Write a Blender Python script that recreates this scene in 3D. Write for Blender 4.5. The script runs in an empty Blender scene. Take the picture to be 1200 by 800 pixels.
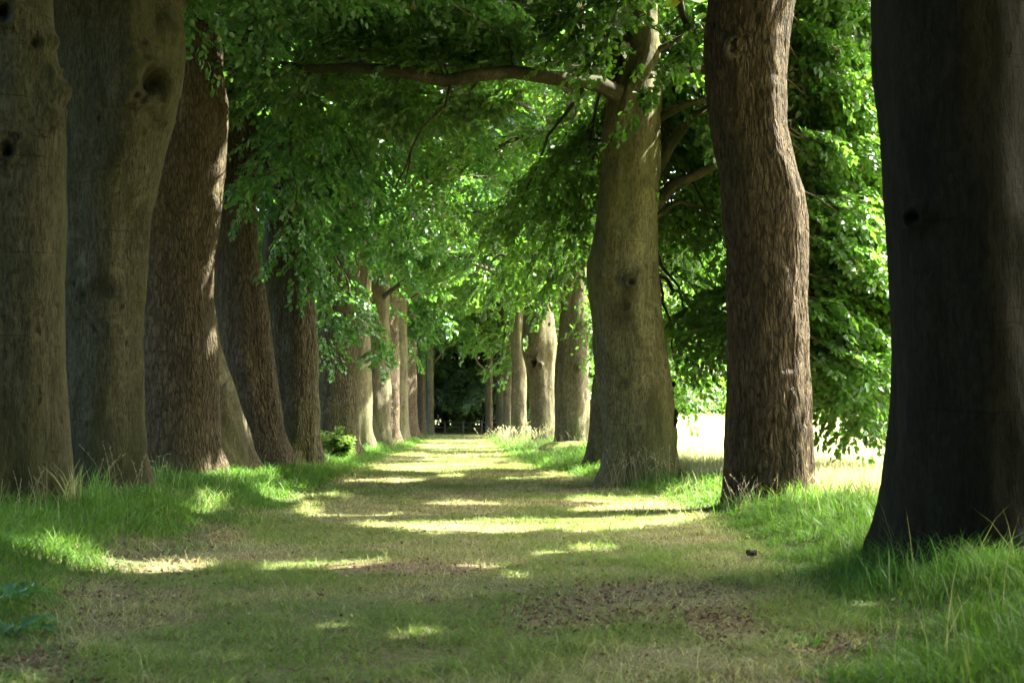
import bpy, math, random
import numpy as np

SC = bpy.context.scene
COL = SC.collection
rng = np.random.default_rng(7)
random.seed(7)
PI = math.pi

# ------------------------------------------------------------------ camera
F = 1200 * 50 / 36.0
CAM = np.array([0.0, 0.0, 1.1])
YAW = math.atan(60 / F)
PIT = math.atan(92 / F)
f_ = np.array([math.sin(YAW) * math.cos(PIT), math.cos(YAW) * math.cos(PIT), math.sin(PIT)])
r_ = np.array([math.cos(YAW), -math.sin(YAW), 0.0])
u_ = np.cross(r_, f_)


def pix(px, py, Y):
    """photo pixel (1200 x 800) and depth along the avenue -> world point"""
    d = f_ + r_ * ((px - 600) / F) + u_ * ((400 - py) / F)
    return CAM + d * (Y / d[1])


def project(P):
    d = P - CAM
    z = d @ f_
    zz = np.where(z < 0.1, 0.1, z)
    return 600 + F * (d @ r_) / zz, 400 - F * (d @ u_) / zz, z


cam = bpy.data.cameras.new("camera")
cam.lens = 50
cam.sensor_width = 36
cam.clip_end = 3000
cam.dof.use_dof = True
cam.dof.focus_distance = 26
cam.dof.aperture_fstop = 5.0
co = bpy.data.objects.new("camera", cam)
co.location = CAM
co.rotation_euler = (PI / 2 + PIT, 0, -YAW)
COL.objects.link(co)
SC.camera = co

# ------------------------------------------------------------------ light
SUN_EL = math.radians(50)
sh = np.array([1.0, 0.33, 0.0])
sh /= np.linalg.norm(sh)
SUN = np.array([sh[0] * math.cos(SUN_EL), sh[1] * math.cos(SUN_EL), math.sin(SUN_EL)])
w = bpy.data.worlds.new("World")
SC.world = w
w.use_nodes = True
nt = w.node_tree
sky = nt.nodes.new("ShaderNodeTexSky")
sky.sky_type = 'NISHITA'
sky.sun_disc = False
sky.sun_elevation = SUN_EL
sky.sun_rotation = math.atan2(sh[0], sh[1])
sky.air_density = 1.0
sky.dust_density = 6.0
bg = nt.nodes["Background"]
bg.inputs[1].default_value = 0.15
nt.links.new(sky.outputs[0], bg.inputs[0])
sl = bpy.data.lights.new("sun", 'SUN')
sl.energy = 5.0
sl.angle = math.radians(0.5)
sl.color = (1.0, 0.95, 0.86)
so = bpy.data.objects.new("sun", sl)
so.rotation_euler = (PI / 2 - SUN_EL, 0, math.atan2(sh[0], -sh[1]))
so.location = (40, 20, 60)
COL.objects.link(so)

SC.view_settings.view_transform = 'Standard'
SC.view_settings.look = 'None'
SC.view_settings.gamma = 1
SC.view_settings.exposure = 3.8
SC.view_settings.use_white_balance = True
SC.view_settings.white_balance_temperature = 6300
SC.view_settings.white_balance_tint = 6
SC.cycles.max_bounces = 10
SC.cycles.diffuse_bounces = 6
SC.cycles.glossy_bounces = 2
SC.cycles.transmission_bounces = 6
SC.cycles.sample_clamp_indirect = 6
SC.cycles.use_denoising = True
SC.cycles.use_adaptive_sampling = True
SC.cycles.adaptive_threshold = 0.015


# ------------------------------------------------------------------ noise
def _h(ix, iy, iz, s):
    n = (ix * 374761393 + iy * 668265263 + iz * 2147483647 + s * 1274126177) & 0xFFFFFFFF
    n = ((n ^ (n >> 13)) * 1274126177) & 0xFFFFFFFF
    n = ((n ^ (n >> 16)) * 2246822519) & 0xFFFFFFFF
    return ((n ^ (n >> 15)) & 0xFFFFFF) / float(0xFFFFFF)


def noise3(x, y, z, s=0):
    x = np.asarray(x, float); y = np.asarray(y, float); z = np.asarray(z, float)
    x, y, z = np.broadcast_arrays(x, y, z)
    ix = np.floor(x).astype(np.int64); iy = np.floor(y).astype(np.int64); iz = np.floor(z).astype(np.int64)
    fx, fy, fz = x - ix, y - iy, z - iz
    fx = fx * fx * (3 - 2 * fx); fy = fy * fy * (3 - 2 * fy); fz = fz * fz * (3 - 2 * fz)
    r = 0
    for a in (0, 1):
        wx = fx if a else 1 - fx
        for b in (0, 1):
            wy = fy if b else 1 - fy
            for c in (0, 1):
                wz = fz if c else 1 - fz
                r = r + wx * wy * wz * _h(ix + a, iy + b, iz + c, s)
    return r


def noise2(x, y, s=0):
    return noise3(x, y, 0.5, s)


def fbm2(x, y, s=0, o=4):
    r = 0; a = 0.5; t = 0
    for k in range(o):
        r = r + a * noise2(x * 2 ** k + 17.3 * k, y * 2 ** k - 9.1 * k, s + k); t += a; a *= 0.5
    return r / t


def sstep(a, b, x):
    t = np.clip((x - a) / (b - a), 0, 1)
    return t * t * (3 - 2 * t)


# ------------------------------------------------------------------ meshes
def mesh_obj(name, V, faces, mat, parent=None, col=None, smooth=False, loc=None):
    """V (n,3); faces: list of int arrays (m,k), k corners each"""
    V = np.asarray(V, np.float32)
    loc = np.zeros(3) if loc is None else np.asarray(loc)
    me = bpy.data.meshes.new(name)
    me.vertices.add(len(V))
    me.vertices.foreach_set("co", (V - loc.astype(np.float32)).astype(np.float32).ravel())
    idx = np.concatenate([np.asarray(f, np.int32).ravel() for f in faces])
    tot = np.concatenate([np.full(len(f), f.shape[1], np.int32) for f in map(np.asarray, faces)])
    start = np.concatenate([[0], np.cumsum(tot)[:-1]]).astype(np.int32)
    me.loops.add(len(idx))
    me.loops.foreach_set("vertex_index", idx)
    me.polygons.add(len(tot))
    me.polygons.foreach_set("loop_start", start)
    if smooth:
        me.polygons.foreach_set("use_smooth", np.ones(len(tot), bool))
    me.update(calc_edges=True)
    if col is not None:
        ca = me.color_attributes.new(name="col", type='FLOAT_COLOR', domain='POINT')
        c4 = np.ones((len(V), 4), np.float32)
        c4[:, :3] = col
        ca.data.foreach_set("color", c4.ravel())
    me.materials.append(mat)
    o = bpy.data.objects.new(name, me)
    COL.objects.link(o)
    if parent is not None:
        o.parent = parent
    else:
        o.location = loc
    return o


def tag(o, label=None, cat=None, group=None, kind=None):
    if label: o["label"] = label
    if cat: o["category"] = cat
    if group: o["group"] = group
    if kind: o["kind"] = kind
    return o


def empty(name, loc, label=None, cat=None, group=None):
    o = bpy.data.objects.new(name, None)
    o.empty_display_size = 0.2
    o.location = loc
    COL.objects.link(o)
    return tag(o, label, cat, group)


class Geo:
    """collects tubes and boxes, builds one mesh"""
    def __init__(s):
        s.V = []; s.Q = []; s.T = []; s.n = 0

    def add(s, V, Q=None, T=None):
        V = np.asarray(V, float)
        if Q is not None and len(Q): s.Q.append(np.asarray(Q, int) + s.n)
        if T is not None and len(T): s.T.append(np.asarray(T, int) + s.n)
        s.V.append(V); s.n += len(V)

    def tube(s, P, R, sides=6):
        P = np.asarray(P, float); R = np.broadcast_to(np.asarray(R, float), (len(P),))
        T = np.gradient(P, axis=0)
        T /= np.linalg.norm(T, axis=1)[:, None] + 1e-9
        ref = np.array([0, 0, 1.0]) if abs(T[0, 2]) < 0.9 else np.array([1.0, 0, 0])
        A = np.cross(T, ref); A /= np.linalg.norm(A, axis=1)[:, None] + 1e-9
        B = np.cross(T, A)
        th = np.arange(sides) * 2 * PI / sides
        ring = P[:, None] + R[:, None, None] * (np.cos(th)[None, :, None] * A[:, None] + np.sin(th)[None, :, None] * B[:, None])
        n = len(P)
        i = np.arange(n - 1)[:, None] * sides; j = np.arange(sides)[None]
        k = (j + 1) % sides
        Q = np.stack([i + j, i + k, i + sides + k, i + sides + j], -1).reshape(-1, 4)
        V = np.vstack([ring.reshape(-1, 3), P[-1:]])
        T_ = np.stack([(n - 1) * sides + j[0], (n - 1) * sides + k[0], np.full(sides, n * sides)], -1)
        s.add(V, Q, T_)

    def box(s, c, d, rz=0.0):
        c = np.asarray(c, float); d = np.asarray(d, float) / 2
        X = np.array([[x, y, z] for x in (-1, 1) for y in (-1, 1) for z in (-1, 1)], float) * d
        ca, sa = math.cos(rz), math.sin(rz)
        X = X @ np.array([[ca, sa, 0], [-sa, ca, 0], [0, 0, 1]])
        s.add(X + c, [[0, 1, 3, 2], [4, 6, 7, 5], [0, 4, 5, 1], [2, 3, 7, 6], [0, 2, 6, 4], [1, 5, 7, 3]])

    def build(s, name, mat, parent=None, smooth=True, loc=None, col=None):
        fs = []
        if s.Q: fs.append(np.vstack(s.Q))
        if s.T: fs.append(np.vstack(s.T))
        return mesh_obj(name, np.vstack(s.V), fs, mat, parent, col, smooth, loc)


# ------------------------------------------------------------------ materials
def newmat(name):
    m = bpy.data.materials.new(name)
    m.use_nodes = True
    t = m.node_tree
    b = t.nodes["Principled BSDF"]
    return m, t, b, t.nodes["Material Output"]


def N(t, typ, **kw):
    n = t.nodes.new(typ)
    for k, v in kw.items():
        if k.startswith("i_"):
            n.inputs[k[2:]].default_value = v
        else:
            setattr(n, k, v)
    return n


def mixc(t, fac, a, b, blend='MIX'):
    n = t.nodes.new("ShaderNodeMix")
    n.data_type = 'RGBA'; n.blend_type = blend
    for sock, v in ((0, fac), (6, a), (7, b)):
        if hasattr(v, "links"):
            t.links.new(v, n.inputs[sock])
        else:
            n.inputs[sock].default_value = v if sock == 0 else (*v, 1)
    return n.outputs[2]


def ramp(t, x, a, b):
    n = N(t, "ShaderNodeMapRange", interpolation_type='SMOOTHSTEP')
    n.inputs[1].default_value = a; n.inputs[2].default_value = b
    t.links.new(x, n.inputs[0])
    return n.outputs[0]


def tex(t, scale3, kind="noise", scale=1.0, detail=6, rough=0.6, dist=0.0):
    tc = N(t, "ShaderNodeTexCoord")
    mp = N(t, "ShaderNodeMapping")
    mp.inputs[3].default_value = scale3
    t.links.new(tc.outputs["Object"], mp.inputs[0])
    if kind == "noise":
        n = N(t, "ShaderNodeTexNoise")
        n.inputs["Scale"].default_value = scale; n.inputs["Detail"].default_value = detail
        n.inputs["Roughness"].default_value = rough; n.inputs["Distortion"].default_value = dist
        t.links.new(mp.outputs[0], n.inputs["Vector"])
        return n.outputs["Fac"]
    n = N(t, "ShaderNodeTexVoronoi", feature='DISTANCE_TO_EDGE')
    n.inputs["Scale"].default_value = scale
    wn = N(t, "ShaderNodeTexNoise"); wn.inputs["Scale"].default_value = scale * 0.7; wn.inputs["Detail"].default_value = 3
    t.links.new(mp.outputs[0], wn.inputs["Vector"])
    ad = N(t, "ShaderNodeVectorMath", operation='MULTIPLY_ADD')
    ad.inputs[1].default_value = (0.35 / scale * 2,) * 3
    t.links.new(wn.outputs["Color"], ad.inputs[0]); t.links.new(mp.outputs[0], ad.inputs[2])
    t.links.new(ad.outputs[0], n.inputs["Vector"])
    return n.outputs["Distance"]


def mathn(t, op, a, b=None):
    n = N(t, "ShaderNodeMath", operation=op)
    for i, v in enumerate((a, b)):
        if v is None: continue
        if hasattr(v, "links"): t.links.new(v, n.inputs[i])
        else: n.inputs[i].default_value = v
    return n.outputs[0]


def bark(name, base, crack, moss, style, moss_amt=0.5, bump=0.6):
    """style 'oak': furrowed plates; 'beech': smooth with rings, spots and stains"""
    m, t, b, out = newmat(name)
    big = tex(t, (0.9, 0.9, 0.45), scale=1.0, detail=5)
    mid = tex(t, (6, 6, 2.2), scale=1.0, detail=8, rough=0.65)
    fine = tex(t, (40, 40, 14), scale=1.0, detail=6, rough=0.7)
    c = mixc(t, ramp(t, mid, 0.3, 0.7), tuple(x * 0.68 for x in base), tuple(min(1, x * 1.25) for x in base))
    if style == 'oak':
        vo = tex(t, (17, 17, 4.2), "voronoi", scale=1.0)
        fur = ramp(t, vo, 0.0, 0.24)
        wav = tex(t, (19, 19, 5.2), scale=1.0, detail=6, rough=0.6, dist=1.2)
        wv = ramp(t, wav, 0.36, 0.56)
        vo2 = tex(t, (34, 34, 8.0), "voronoi", scale=1.0)
        fu2 = ramp(t, vo2, 0.0, 0.2)
        c = mixc(t, mathn(t, 'ADD', mathn(t, 'ADD', mathn(t, 'MULTIPLY', fur, 0.45), mathn(t, 'MULTIPLY', fu2, 0.2)), mathn(t, 'MULTIPLY', wv, 0.35)), crack, c)
        hgt = mathn(t, 'ADD', mathn(t, 'ADD', mathn(t, 'MULTIPLY', fur, .8), mathn(t, 'MULTIPLY', wv, .5)), mathn(t, 'MULTIPLY', fu2, 0.3))
        hgt = mathn(t, 'ADD', hgt, mathn(t, 'MULTIPLY', fine, 0.3))
    else:
        ringn = tex(t, (1.2, 1.2, 16), scale=1.0, detail=5, rough=0.6, dist=0.8)
        rg = ramp(t, ringn, 0.60, 0.70)
        spot = tex(t, (7, 7, 4), scale=1.0, detail=3, rough=0.5)
        sp = ramp(t, spot, 0.66, 0.74)
        strk = tex(t, (9, 9, 0.6), scale=1.0, detail=4, rough=0.6)
        flk = tex(t, (34, 34, 8), scale=1.0, detail=8, rough=0.72, dist=0.7)
        stn = tex(t, (1.7, 1.7, 0.7), scale=1.0, detail=7, rough=0.62, dist=0.5)
        lic = tex(t, (4.5, 4.5, 4), scale=1.0, detail=7, rough=0.7)
        c = mixc(t, ramp(t, flk, 0.38, 0.62), tuple(x * 0.4 for x in base), c)
        c = mixc(t, mathn(t, 'MULTIPLY', ramp(t, lic, 0.54, 0.68), 0.5), c, tuple(x * 1.5 for x in base))
        c = mixc(t, mathn(t, 'MULTIPLY', ramp(t, strk, 0.5, 0.75), 0.55), c, crack)
        c = mixc(t, mathn(t, 'MULTIPLY', ramp(t, stn, 0.5, 0.66), 0.7), c, crack)
        c = mixc(t, mathn(t, 'MULTIPLY', rg, 0.5), c, crack)
        c = mixc(t, mathn(t, 'MULTIPLY', sp, 0.85), c, crack)
        hgt = mathn(t, 'ADD', mathn(t, 'MULTIPLY', fine, 0.35), mathn(t, 'MULTIPLY', mid, 0.45))
        hgt = mathn(t, 'ADD', hgt, mathn(t, 'MULTIPLY', flk, 0.75))
        hgt = mathn(t, 'SUBTRACT', hgt, mathn(t, 'MULTIPLY', rg, 0.18))
        hgt = mathn(t, 'SUBTRACT', hgt, mathn(t, 'MULTIPLY', sp, 0.3))
    mo = mathn(t, 'MULTIPLY', ramp(t, big, 0.42, 0.64), moss_amt)
    mo = mathn(t, 'MULTIPLY', mo, ramp(t, mid, 0.25, 0.6))
    c = mixc(t, mo, c, moss)
    c = mixc(t, mathn(t, 'MULTIPLY', ramp(t, fine, 0.55, 0.8), 0.35), c, tuple(min(1, x * 1.7) for x in base))
    scar = N(t, "ShaderNodeAttribute", attribute_name="col")     # healed branch scars
    sx = N(t, "ShaderNodeSeparateColor")
    t.links.new(scar.outputs["Color"], sx.inputs[0])
    c = mixc(t, mathn(t, 'MULTIPLY', mathn(t, 'MULTIPLY', sx.outputs[0], 0.9), ramp(t, mid, 0.15, 0.55)), c, crack)
    t.links.new(c, b.inputs["Base Color"])
    b.inputs["Roughness"].default_value = 0.85
    b.inputs["Specular IOR Level"].default_value = 0.08
    bp = N(t, "ShaderNodeBump")
    bp.inputs["Strength"].default_value = bump
    bp.inputs["Distance"].default_value = 0.04 if style == 'oak' else 0.03
    t.links.new(hgt, bp.inputs["Height"])
    t.links.new(bp.outputs[0], b.inputs["Normal"])
    return m


def leafmat(name, trans=0.5, rough=0.42, tsat=(1.4, 1.6, 0.65), spec=0.5):
    m, t, b, out = newmat(name)
    at = N(t, "ShaderNodeAttribute", attribute_name="col")
    t.links.new(at.outputs["Color"], b.inputs["Base Color"])
    b.inputs["Roughness"].default_value = rough
    b.inputs["Specular IOR Level"].default_value = spec
    tl = N(t, "ShaderNodeBsdfTranslucent")
    tcol = mixc(t, 1.0, at.outputs["Color"], tsat, 'MULTIPLY')
    t.links.new(tcol, tl.inputs[0])
    mx = N(t, "ShaderNodeMixShader")
    mx.inputs[0].default_value = trans
    t.links.new(b.outputs[0], mx.inputs[1]); t.links.new(tl.outputs[0], mx.inputs[2])
    t.links.new(mx.outputs[0], out.inputs[0])
    return m


M_LEAF = leafmat("beech_leaf", 0.55, 0.36)
M_GRASS = leafmat("grass_blade", 0.42, 0.6, (1.2, 1.35, 0.6), 0.15)
M_DRY = leafmat("dry_grass", 0.35, 0.7, (1.15, 1.1, 0.8), 0.2)
M_LITTER = leafmat("dead_leaf", 0.15, 0.8, (1.1, 1.0, 0.8), 0.2)
B_BEECH = bark("beech_bark", (0.064, 0.057, 0.028), (0.011, 0.010, 0.005), (0.028, 0.032, 0.008), 'beech', 0.65, 1.0)
B_GREY = bark("grey_beech_bark", (0.118, 0.100, 0.057), (0.036, 0.030, 0.017), (0.10, 0.11, 0.035), 'beech', 0.5, 1.0)
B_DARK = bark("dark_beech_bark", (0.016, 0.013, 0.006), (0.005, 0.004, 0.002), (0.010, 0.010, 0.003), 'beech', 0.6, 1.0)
B_OLIVE = bark("olive_beech_bark", (0.150, 0.132, 0.062), (0.03, 0.027, 0.013), (0.075, 0.082, 0.02), 'beech', 0.6, 1.0)
B_OAK = bark("oak_bark", (0.080, 0.056, 0.028), (0.014, 0.010, 0.005), (0.05, 0.042, 0.012), 'oak', 0.4, 1.0)
B_OAKB = bark("brown_oak_bark", (0.108, 0.082, 0.048), (0.024, 0.018, 0.011), (0.06, 0.052, 0.02), 'oak', 0.4, 0.8)
B_MOSS = bark("mossy_oak_bark", (0.095, 0.078, 0.042), (0.022, 0.018, 0.010), (0.05, 0.054, 0.014), 'oak', 0.85, 0.9)
B_TWIG = bark("twig_bark", (0.09, 0.075, 0.05), (0.03, 0.025, 0.018), (0.05, 0.06, 0.02), 'beech', 0.4, 0.3)


def woodmat(name, c0, c1):
    m, t, b, out = newmat(name)
    n = tex(t, (25, 25, 4), scale=1.0, detail=5)
    t.links.new(mixc(t, ramp(t, n, 0.35, 0.65), c0, c1), b.inputs["Base Color"])
    b.inputs["Roughness"].default_value = 0.85
    return m


# ------------------------------------------------------------------ ground
ZL = ([-60, 0, 14, 18.5, 24, 28, 31.5, 40, 48, 62, 115, 140], [.24, .24, .24, .13, .17, .13, .04, .10, .27, .31, .33, .5])
ZR = ([-60, 0, 9.8, 17.4, 23.3, 30, 43, 55, 75, 115, 140], [.2, .2, .19, .14, .11, .10, .26, .30, .32, .33, .5])


def edge_l(y):
    return np.interp(y, [0, 6, 9.3, 17, 27, 38, 60, 115], [-1.5, -1.75, -2.5, -2.15, -2.2, -2.15, -1.8, -2.1]) + 0.35 * (fbm2(y * 0.55, 3.3, 5, 3) - 0.5) * 2


def edge_r(y):
    return np.interp(y, [0, 6, 7.4, 11.6, 17, 24, 32, 48, 115], [1.0, 1.3, 2.0, 2.4, 2.8, 2.3, 1.7, 1.35, 1.8]) + 0.35 * (fbm2(y * 0.55, 8.3, 9, 3) - 0.5) * 2


def g(x, y):
    x = np.asarray(x, float); y = np.asarray(y, float)
    el = np.interp(y, [0, 9, 17, 115], [-1.8, -2.4, -2.2, -2.5]); er = np.interp(y, [0, 7, 17, 32, 115], [1.5, 2.1, 2.8, 2.0, 2.2])
    zl = np.interp(y, *ZL) * sstep(0, 1.5, el - x)
    zr = np.interp(y, *ZR) * sstep(0, 1.3, x - er) * (1 - 0.9 * sstep(4.8, 9.0, x))
    fld = 1.2 * sstep(60, 190, np.hypot(x, y)) * sstep(8, 20, np.abs(x))
    end = 0.55 * sstep(114, 126, y)
    bumps = 0.05 * (fbm2(x * 0.7, y * 0.7, 21, 4) - 0.5) + 0.02 * (noise2(x * 4, y * 4, 31) - 0.5)
    return zl + zr + fld + end + bumps


def soil(name, dark, lite, green, gscale=1.0):
    m, t, b, out = newmat(name)
    n1 = tex(t, (0.8, 0.8, 0.8), scale=gscale, detail=7)
    n2 = tex(t, (14, 14, 14), scale=gscale, detail=8, rough=0.7)
    n3 = tex(t, (90, 90, 90), scale=gscale, detail=4, rough=0.7)
    c = mixc(t, ramp(t, n2, 0.35, 0.65), dark, lite)
    c = mixc(t, mathn(t, 'MULTIPLY', ramp(t, n1, 0.4, 0.6), 0.75), c, green)
    c = mixc(t, mathn(t, 'MULTIPLY', ramp(t, n3, 0.5, 0.75), 0.5), c, tuple(x * 1.6 for x in lite))
    t.links.new(c, b.inputs["Base Color"])
    b.inputs["Roughness"].default_value = 0.95
    b.inputs["Specular IOR Level"].default_value = 0.1
    bp = N(t, "ShaderNodeBump"); bp.inputs["Strength"].default_value = 0.8; bp.inputs["Distance"].default_value = 0.03
    t.links.new(mathn(t, 'ADD', n2, mathn(t, 'MULTIPLY', n3, 0.5)), bp.inputs["Height"])
    t.links.new(bp.outputs[0], b.inputs["Normal"])
    return m


def sheet(name, xs, ys, mat, dz=0.0, keep=None):
    X, Y = np.meshgrid(xs, ys)
    V = np.stack([X, Y, g(X, Y) + dz], -1).reshape(-1, 3)
    nx, ny = len(xs), len(ys)
    i = np.arange(ny - 1)[:, None] * nx; j = np.arange(nx - 1)[None]
    Q = np.stack([i + j, i + j + 1, i + nx + j + 1, i + nx + j], -1).reshape(-1, 4)
    return mesh_obj(name, V, [Q], mat, smooth=True)


xs = np.unique(np.concatenate([np.linspace(-700, -60, 17), np.linspace(-60, -9, 30), np.arange(-9, 9, 0.14), np.linspace(9, 60, 40), np.linspace(60, 700, 17)]))
ys = np.unique(np.concatenate([np.linspace(-300, -10, 12), np.arange(-10, 30, 0.16), np.arange(30, 125, 0.6), np.linspace(125, 250, 30), np.linspace(250, 1200, 14)]))
M_SOIL = soil("verge_soil", (0.05, 0.042, 0.022), (0.11, 0.095, 0.05), (0.05, 0.075, 0.022))
M_PATH = soil("path_thatch", (0.070, 0.047, 0.025), (0.155, 0.112, 0.060), (0.10, 0.115, 0.042))
tag(sheet("ground", xs, ys, M_SOIL), kind="structure")
# the mown ride: a ragged strip 4 mm above the ground
py_ = np.concatenate([np.arange(-8, 30, 0.16), np.arange(30, 118, 0.6)])
tt = np.linspace(0, 1, 34)
el_, er_ = edge_l(py_), edge_r(py_)
PX = el_[:, None] * (1 - tt) + er_[:, None] * tt
PY = np.repeat(py_[:, None], len(tt), 1)
Vp = np.stack([PX, PY, g(PX, PY) + 0.006], -1).reshape(-1, 3)
ii = np.arange(len(py_) - 1)[:, None] * len(tt); jj = np.arange(len(tt) - 1)[None]
tag(mesh_obj("path", Vp, [np.stack([ii + jj, ii + jj + 1, ii + len(tt) + jj + 1, ii + len(tt) + jj], -1).reshape(-1, 4)], M_PATH, smooth=True), kind="structure")
# the hay meadow beyond the right-hand row
M_FIELD = soil("meadow_soil", (0.20, 0.18, 0.10), (0.30, 0.28, 0.16), (0.19, 0.21, 0.09), 0.6)
tag(sheet("field", np.unique(np.concatenate([np.linspace(5.2, 40, 66), np.linspace(40, 160, 30)])), np.concatenate([np.arange(-20, 60, 0.7), np.linspace(60, 185, 40)]), M_FIELD, 0.012), kind="structure")

# ------------------------------------------------------------------ where the sun reaches the floor (gaps in the canopy)
LIT = [(560, 603, 155, 12), (690, 600, 105, 13), (770, 593, 60, 14), (825, 578, 46, 16), (450, 601, 50, 8), (270, 566, 60, 9), (320, 572, 50, 8),
       (210, 602, 32, 8), (235, 592, 30, 6), (362, 588, 22, 10), (395, 597, 40, 5), (440, 643, 44, 4), (345, 641, 28, 3), (560, 649, 50, 3), (490, 720, 46, 6),
       (400, 712, 26, 6), (380, 742, 26, 4), (300, 738, 26, 4), (230, 714, 12, 4), (690, 745, 14, 3), (75, 700, 20, 7), (925, 737, 40, 5), (840, 790, 40, 5),
       (700, 629, 44, 4), (640, 634, 30, 3), (500, 545, 66, 3), (470, 556, 36, 2.5), (545, 535, 60, 2.5), (560, 523, 70, 2.5), (540, 515, 60, 2), (620, 560, 40, 2.5),
       (470, 575, 26, 3), (590, 512, 18, 5), (645, 528, 20, 4), (480, 529, 30, 2), (540, 549, 40, 1.5), (600, 541, 25, 2), (20, 785, 40, 6), (1010, 690, 18, 5),
       (940, 596, 24, 5), (430, 527, 16, 5), (395, 530, 22, 12), (600, 660, 40, 4), (330, 690, 40, 4), (560, 690, 24, 3)]


_lr = np.random.default_rng(91)
for _ in range(26):
    _v = 512 + 80 * _lr.uniform(0, 1) ** 1.2
    _k = (_v - 492) / 108
    LIT.append((540 + _lr.uniform(-210, 240) * _k, _v, _lr.uniform(18, 60) * (.4 + _k), _lr.uniform(1.2, 3.0) * (.5 + _k)))


def litmask(P):
    """P (n,3): does the sun ray through P end in one of the bright patches"""
    t = (P[:, 2] - 0.1) / SUN[2]
    Q = P - t[:, None] * SUN
    uu, vv, zz = project(Q)
    v = np.zeros(len(P))
    for cx, cy, rx, ry in LIT:
        d = ((uu - cx) / rx) ** 2 + ((vv - cy) / ry) ** 2
        v = np.maximum(v, 1.45 - d * .8)
    nz = noise2(Q[:, 0] * 3.1, Q[:, 1] * 3.1, 77) * 0.75 + noise2(Q[:, 0] * 9, Q[:, 1] * 9, 78) * 0.5
    return (zz > 2) & (v > 0.05 + nz)


# shafts that reach trunks and sprays: (point, radius)
SHAFTS = []


def shaft(px, py, D, r):
    SHAFTS.append((pix(px, py, D), r))


for yy in (60, 120, 180, 230, 300, 380):
    shaft(262, yy, 24.0, 0.30)
for yy in (375, 420, 470):
    shaft(650, yy, 55, 0.45); shaft(688, yy, 43, 0.3); shaft(436, yy, 47, 0.5)
_sr = np.random.default_rng(55)
for _ in range(90):
    shaft(_sr.uniform(300, 700), _sr.uniform(10, 360), _sr.uniform(22, 48), _sr.uniform(.12, .32))
for _ in range(16):
    shaft(_sr.normal(505, 45), _sr.normal(200, 26), _sr.uniform(34, 55), _sr.uniform(.3, .7))
for _ in range(12):
    shaft(_sr.uniform(440, 640), _sr.uniform(250, 400), _sr.uniform(40, 90), _sr.uniform(.3, .8))
for _ in range(10):
    shaft(_sr.uniform(950, 1040), _sr.uniform(20, 460), _sr.uniform(17, 22), _sr.uniform(.1, .2))
for a in ((990, 115, 15.5, .3), (960, 150, 16, .2), (700, 8, 12, .6), (610, 20, 12, .5), (885, 5, 12, .4),
          (450, 200, 38, 1.0), (520, 205, 40, 1.0), (480, 160, 40, .8), (560, 290, 60, 1.2), (455, 315, 34, .3), (330, 80, 27, .5), (370, 90, 28, .5), (410, 370, 40, .4), (520, 370, 80, 1.5), (800, 380, 30, .6), (810, 440, 36, 1.0),
          (590, 180, 45, .7), (960, 350, 20, .3), (350, 250, 27, .3)):
    shaft(*a)


def shaftmask(P):
    m = np.zeros(len(P), bool)
    for Q, r in SHAFTS:
        d = P - Q
        s = d @ SUN
        e = d - s[:, None] * SUN
        m |= (s > 0.5) & ((e * e).sum(1) < r * r)
    return m


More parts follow.
